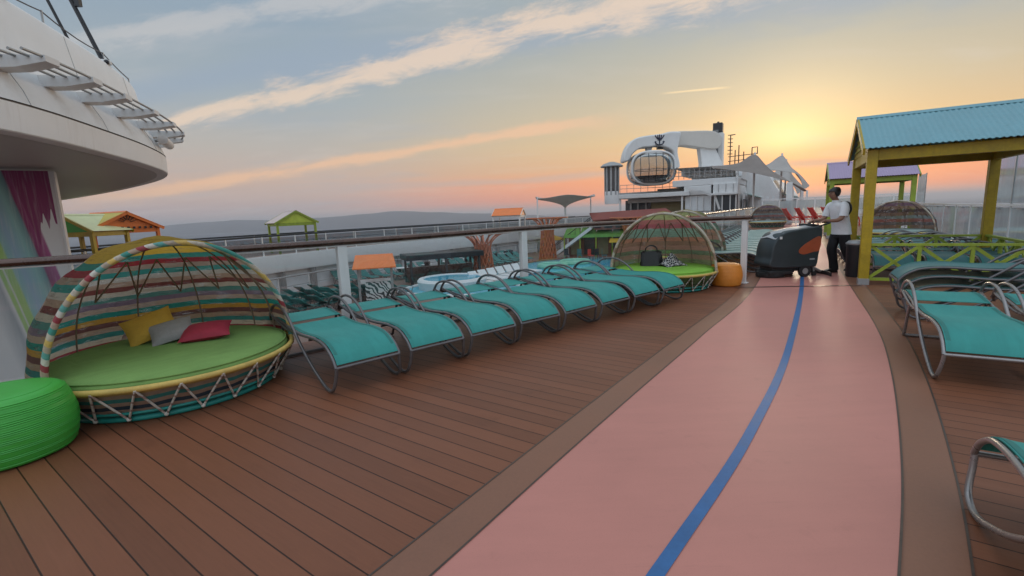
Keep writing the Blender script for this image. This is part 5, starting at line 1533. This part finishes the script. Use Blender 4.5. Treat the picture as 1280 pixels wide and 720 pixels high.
for k, s in enumerate((0, 5, 10, 16, 24)):
    p = along((18.75, 32.0), s, 0)
    c_ = MB().box((0,0,1.4), (.34,.34,2.8)).box((0,0,.1), (.5,.5,.2)).build('deck_column', M['white'], None, bevel=.02); c_.location = p; c_.rotation_euler = (0,0,AD)
    tag(c_, 'white deck column, %s in the line ahead beside the superstructure' % (ordinal(k) if k < 4 else 'last'), 'column', 'white deck columns ahead')
# red-orange deck chairs past the scrubber
rc = thing('deck_chair', 'red-orange curved deck chair in the row past the scrubber, first from the superstructure', 'deck chair', (0,0,0), 0, 'red deck chairs past the scrubber')
for s in (-.28,.28):
    MB().tube(catmull([(s,-.5,.02),(s,-.45,.45),(s,-.2,.62),(s,.15,.55),(s,.45,.9),(s,.6,1.15)],4), .035, 8).build('side_frame', M['red_plastic'], rc, smooth=60)
MB().grid([[(x,y,z) for x in (-.26,.26)] for y,z in ((-.45,.40),(-.15,.42),(.2,.42),(.45,.80),(.6,1.12))], .03).build('sling', M['red_plastic'], rc, smooth=60)
for k in range(5):
    p = along((17.0, 28.4), .06*k, .66*k); lab = 'red-orange curved deck chair in the row past the scrubber, %s' % ['first from the superstructure','second','middle','fourth','last'][k]
    if k == 0: rc.location = p; rc.rotation_euler = (0,0,AN+PI/2+.4)
    else: dup(rc, p, AN+PI/2+.4, lab)

# pale fence across the deck further on
fe = thing('deck_fence', 'pale frosted glass fence crossing the deck far beyond the worker', 'fence', tuple(along((17.2, 32.4), 0, 0)), AN)
for k in range(9):
    MB().box((1.0*k, 0, .85), (.06,.06,1.7)).build('post', M['white'], fe)
    if k < 8: MB().box((1.0*k+.5, 0, .85), (.92,.02,1.5)).build('panel', M['frost'], fe, smooth=0)
MB().box((4.0, 0, 1.72), (8.1,.08,.06)).build('top_rail', M['white'], fe)
# ------------------------------------------------------------------ sky
SAZ, SEL = R_(30.0), R_(4.7)
Sv = Vector((math.sin(SAZ)*math.cos(SEL), math.cos(SAZ)*math.cos(SEL), math.sin(SEL)))
w = bpy.data.worlds.new('World'); scene.world = w; w.use_nodes = True
nt = w.node_tree; nt.nodes.clear(); t = NT(nt)
tc = t.n('ShaderNodeTexCoord').outputs['Generated']
d = t.vmath('NORMALIZE', tc)
s = t.sep(d); z = s[2]
hor = t.vmath('NORMALIZE', t.vmath('MULTIPLY', d, (1, 1, 0)))
ha = t.vmath('DOT_PRODUCT', hor, (math.sin(SAZ), math.cos(SAZ), 0))
tow = t.sstep(ha, .58, 1.03)
zc = t.math('MAXIMUM', z, 0.0)
zr = t.math('POWER', zc, .5)                       # more room near the horizon
def st(v): return math.sqrt(v)
away = t.ramp(zr, [(0,(.32,.32,.37)),(st(.03),(.41,.33,.355)),(st(.075),(.52,.37,.32)),(st(.14),(.44,.40,.37)),(st(.22),(.34,.385,.41)),(st(.34),(.27,.345,.42)),(st(.5),(.29,.38,.48)),(1,(.58,.64,.72))])
near = t.ramp(zr, [(0,(.50,.22,.17)),(st(.025),(.88,.18,.075)),(st(.055),(.90,.26,.10)),(st(.085),(.72,.36,.16)),(st(.13),(.68,.45,.22)),(st(.19),(.56,.45,.29)),(st(.28),(.42,.41,.35)),(st(.40),(.34,.38,.385)),(st(.6),(.36,.44,.48)),(1,(.58,.64,.72))])
c = t.mix(tow, away, near)
dt = t.math('MAXIMUM', t.vmath('DOT_PRODUCT', d, tuple(Sv)), 0.0)
g1 = t.math('MULTIPLY', t.math('POWER', dt, 22), .06); g2 = t.math('MULTIPLY', t.math('POWER', dt, 140), .38); g3 = t.math('MULTIPLY', t.math('POWER', dt, 700), .30)
glow = t.math('ADD', t.math('ADD', g1, g2), g3)
gc = t.vmath('SCALE', (1.0, .66, .24)); 
sc_n = t.n('ShaderNodeVectorMath', operation='SCALE'); sc_n.inputs[0].default_value = (1.0, .70, .26); t.l(glow, sc_n.inputs['Scale'])
lowfade = t.sstep(z, .075, .12)
sc2 = t.n('ShaderNodeVectorMath', operation='SCALE'); t.l(sc_n.outputs[0], sc2.inputs[0]); t.l(t.math('ADD', t.math('MULTIPLY', lowfade, .8), .2), sc2.inputs['Scale'])
c = t.vmath('ADD', c, sc2.outputs[0])
# --- clouds: soft mottling plus the long streaks, each along its own great circle
cp = t.vmath('DIVIDE', d, None) if False else None
dz = t.math('ADD', t.math('MAXIMUM', z, 0.0), .12)
pr_ = t.n('ShaderNodeVectorMath', operation='SCALE'); t.l(d, pr_.inputs[0]); t.l(t.math('DIVIDE', 1.0, dz), pr_.inputs['Scale'])
cl = pr_.outputs[0]
def streak(c, r1, r2, width, colr, amt, seed, rough=.6, wob=.05, skew=.5, amp=1.5, a0=None, a1=None, sharp=1.0):
    a = Vector(r1).normalized(); b = Vector(r2).normalized(); n = a.cross(b).normalized(); e = (b - a*b.dot(a)).normalized()
    dist = t.vmath('DOT_PRODUCT', d, tuple(n))
    lon = t.math('ARCTAN2', t.vmath('DOT_PRODUCT', d, tuple(e)), t.vmath('DOT_PRODUCT', d, tuple(a)))
    cc = t.n('ShaderNodeCombineXYZ'); t.l(t.math('MULTIPLY', lon, 7.0), cc.inputs[0]); t.l(t.math('MULTIPLY', dist, 26.0), cc.inputs[1]); cc.inputs[2].default_value = seed
    nz = t.noise(cc.outputs[0], 1.3, 8, rough, .35)
    big = t.noise(cc.outputs[0], .35, 3, .5)
    dd = t.math('ADD', dist, t.math('MULTIPLY', t.math('SUBTRACT', big, .5), wob))
    L = math.acos(max(-1, min(1, a.dot(b))))
    ww = t.math('ADD', width*.55, t.math('MULTIPLY', t.math('DIVIDE', lon, L), width*skew))
    prof = t.math('SUBTRACT', 1.0, t.math('ABSOLUTE', t.math('DIVIDE', dd, ww)))
    v = t.math('ADD', t.math('MULTIPLY', prof, 1.1), t.math('MULTIPLY', t.math('SUBTRACT', nz, .5), amp*sharp))
    m = t.sstep(v, .05, 1.05)
    m = t.math('MULTIPLY', m, t.sstep(prof, -.6, .2))
    if a0 is not None: m = t.math('MULTIPLY', m, t.sstep(lon, a0[0], a0[1]))
    if a1 is not None: m = t.math('MULTIPLY', m, t.sstep(lon, a1[1], a1[0]))
    m = t.math('MULTIPLY', m, t.sstep(t.vmath('DOT_PRODUCT', d, tuple(a)), -.1, .2))
    return t.mix(t.math('MULTIPLY', m, amt), c, colr)
RAY = {}
# broad soft veils
n1 = t.noise(t.mapping(cl, rot=(0,0,.45), scale=(.55, 1.5, 1)), 1.1, 7, .62, .4)
c = t.mix(t.sstep(n1, .50, .80, 0, .30), c, (.66,.60,.56))
n2 = t.noise(t.mapping(cl, loc=(3,1,0), rot=(0,0,.3), scale=(.4, 1.1, 1)), .9, 6, .6, .3)
c = t.mix(t.math('MULTIPLY', t.sstep(n2, .50, .75, 0, .45), t.sstep(tow, .9, .2)), c, (.30,.37,.46))
# blue-grey shade under the big streak, then the streak itself
c = streak(c, (-.62,.775,.205), (.10,.93,.33), .07, (.28,.35,.45), .6, 3.0, .5, .05, .4, 1.5, (-.6,-.2), None, .7)
c = streak(c, (-.5647,.8082,.1674), (.285,.8896,.357), .036, (.80,.61,.46), .80, 1.0, .70, .055, .95, 2.9, (-.25,.05), (1.0, 1.25), 1.0)
c = streak(c, (-.5575,.7756,.2961), (-.2831,.8826,.3752), .035, (.55,.53,.52), .6, 7.0, .68, .04, .4, 2.6, (-.3,.0), None, 1.2)
c = streak(c, (-.45,.885,.088), (.0928,.9818,.1657), .030, (.84,.49,.29), .72, 11.0, .66, .04, .1, 2.2, (-.5,-.05), (.55,.75), 1.0)
c = streak(c, (-.29,.9546,.060), (.33,.94,.072), .018, (.47,.36,.35), .55, 13.0, .55, .02, .1, 1.5, None, (.50,.70), .8)
c = streak(c, (.3133,.926,.2108), (.3902,.8967,.209), .0055, (1.0,.74,.40), .75, 17.0, .6, .006, .0, 2.0, (-.03,.02), (.07,.11), .8)
c = streak(c, (.49,.87,.068), (.7287,.6824,.060), .022, (.43,.27,.24), .85, 19.0, .5, .012, -.2, 1.5, (-.03,.03), (.26,.50), .5)
# more light from the open sky behind the viewer
back = t.sstep(t.vmath('DOT_PRODUCT', d, (-.3, -.95, .2)), -.45, .7, 1.0, BACK)
sb_ = t.n('ShaderNodeVectorMath', operation='SCALE'); t.l(c, sb_.inputs[0]); t.l(back, sb_.inputs['Scale'])
bg = t.n('ShaderNodeBackground'); t.l(sb_.outputs[0], bg.inputs[0]); bg.inputs[1].default_value = 1.04
sky = t.n('ShaderNodeTexSky', sky_type='NISHITA'); sky.sun_disc = False; sky.sun_elevation = SEL; sky.sun_rotation = SAZ
sky.air_density = 1.0; sky.dust_density = .4
b2 = t.n('ShaderNodeBackground'); t.l(t.mix(1.0, sky.outputs[0], (.35,.35,.35), 'MULTIPLY'), b2.inputs[0]); b2.inputs[1].default_value = .05
ad = t.n('ShaderNodeAddShader'); t.l(bg.outputs[0], ad.inputs[0]); t.l(b2.outputs[0], ad.inputs[1])
wo = t.n('ShaderNodeOutputWorld'); t.l(ad.outputs[0], wo.inputs[0])
sun = bpy.data.lights.new('sun', 'SUN'); sun.energy = .8; sun.angle = R_(10); sun.color = (1.0, .80, .58)
so = bpy.data.objects.new('sun', sun); COL.objects.link(so); so.rotation_euler = (-Sv).to_track_quat('-Z', 'Y').to_euler(); so.location = Sv*100

# sea air that fades the far coast
if HAZE:
    hm = bpy.data.materials.new('sea_haze'); ht = NT(nodes_of(hm))
    v = ht.n('ShaderNodeVolumePrincipled'); v.inputs['Color'].default_value = (.86,.87,.93,1); v.inputs['Density'].default_value = HAZE; v.inputs['Anisotropy'].default_value = .3
    ho = ht.n('ShaderNodeOutputMaterial'); ht.l(v.outputs[0], ho.inputs['Volume'])
    hb = MB().box((0, 0, 12), (23900, 23900, 102)).build('haze', hm, None, smooth=0)
    tag(hb, kind='stuff')

# ------------------------------------------------------------------ camera
cam = bpy.data.cameras.new('camera'); co = bpy.data.objects.new('camera', cam); COL.objects.link(co)
cam.sensor_fit = 'HORIZONTAL'; cam.sensor_width = 36; cam.lens = 36*590/1280; cam.clip_start = .05; cam.clip_end = 60000
P_, RR = R_(8.96), R_(2.3)
f = Vector((0, math.cos(P_), -math.sin(P_))); u0 = Vector((0, math.sin(P_), math.cos(P_))); r0 = Vector((1,0,0))
rr_ = r0*math.cos(RR) - u0*math.sin(RR); uu = r0*math.sin(RR) + u0*math.cos(RR)
co.matrix_world = Matrix(((rr_.x,uu.x,-f.x,0),(rr_.y,uu.y,-f.y,0),(rr_.z,uu.z,-f.z,1.48),(0,0,0,1)))
scene.camera = co
vs = scene.view_settings; vs.view_transform = 'Standard'; vs.look = 'None'; vs.exposure = 0.0; vs.gamma = 1.0; vs.use_curve_mapping = False
cy = scene.cycles; cy.max_bounces = 8; cy.diffuse_bounces = 3; cy.glossy_bounces = 3; cy.transparent_max_bounces = 16; cy.transmission_bounces = 4; cy.volume_bounces = 0
cy.sample_clamp_indirect = 4.0; cy.caustics_reflective = False; cy.caustics_refractive = False; cy.use_denoising = True
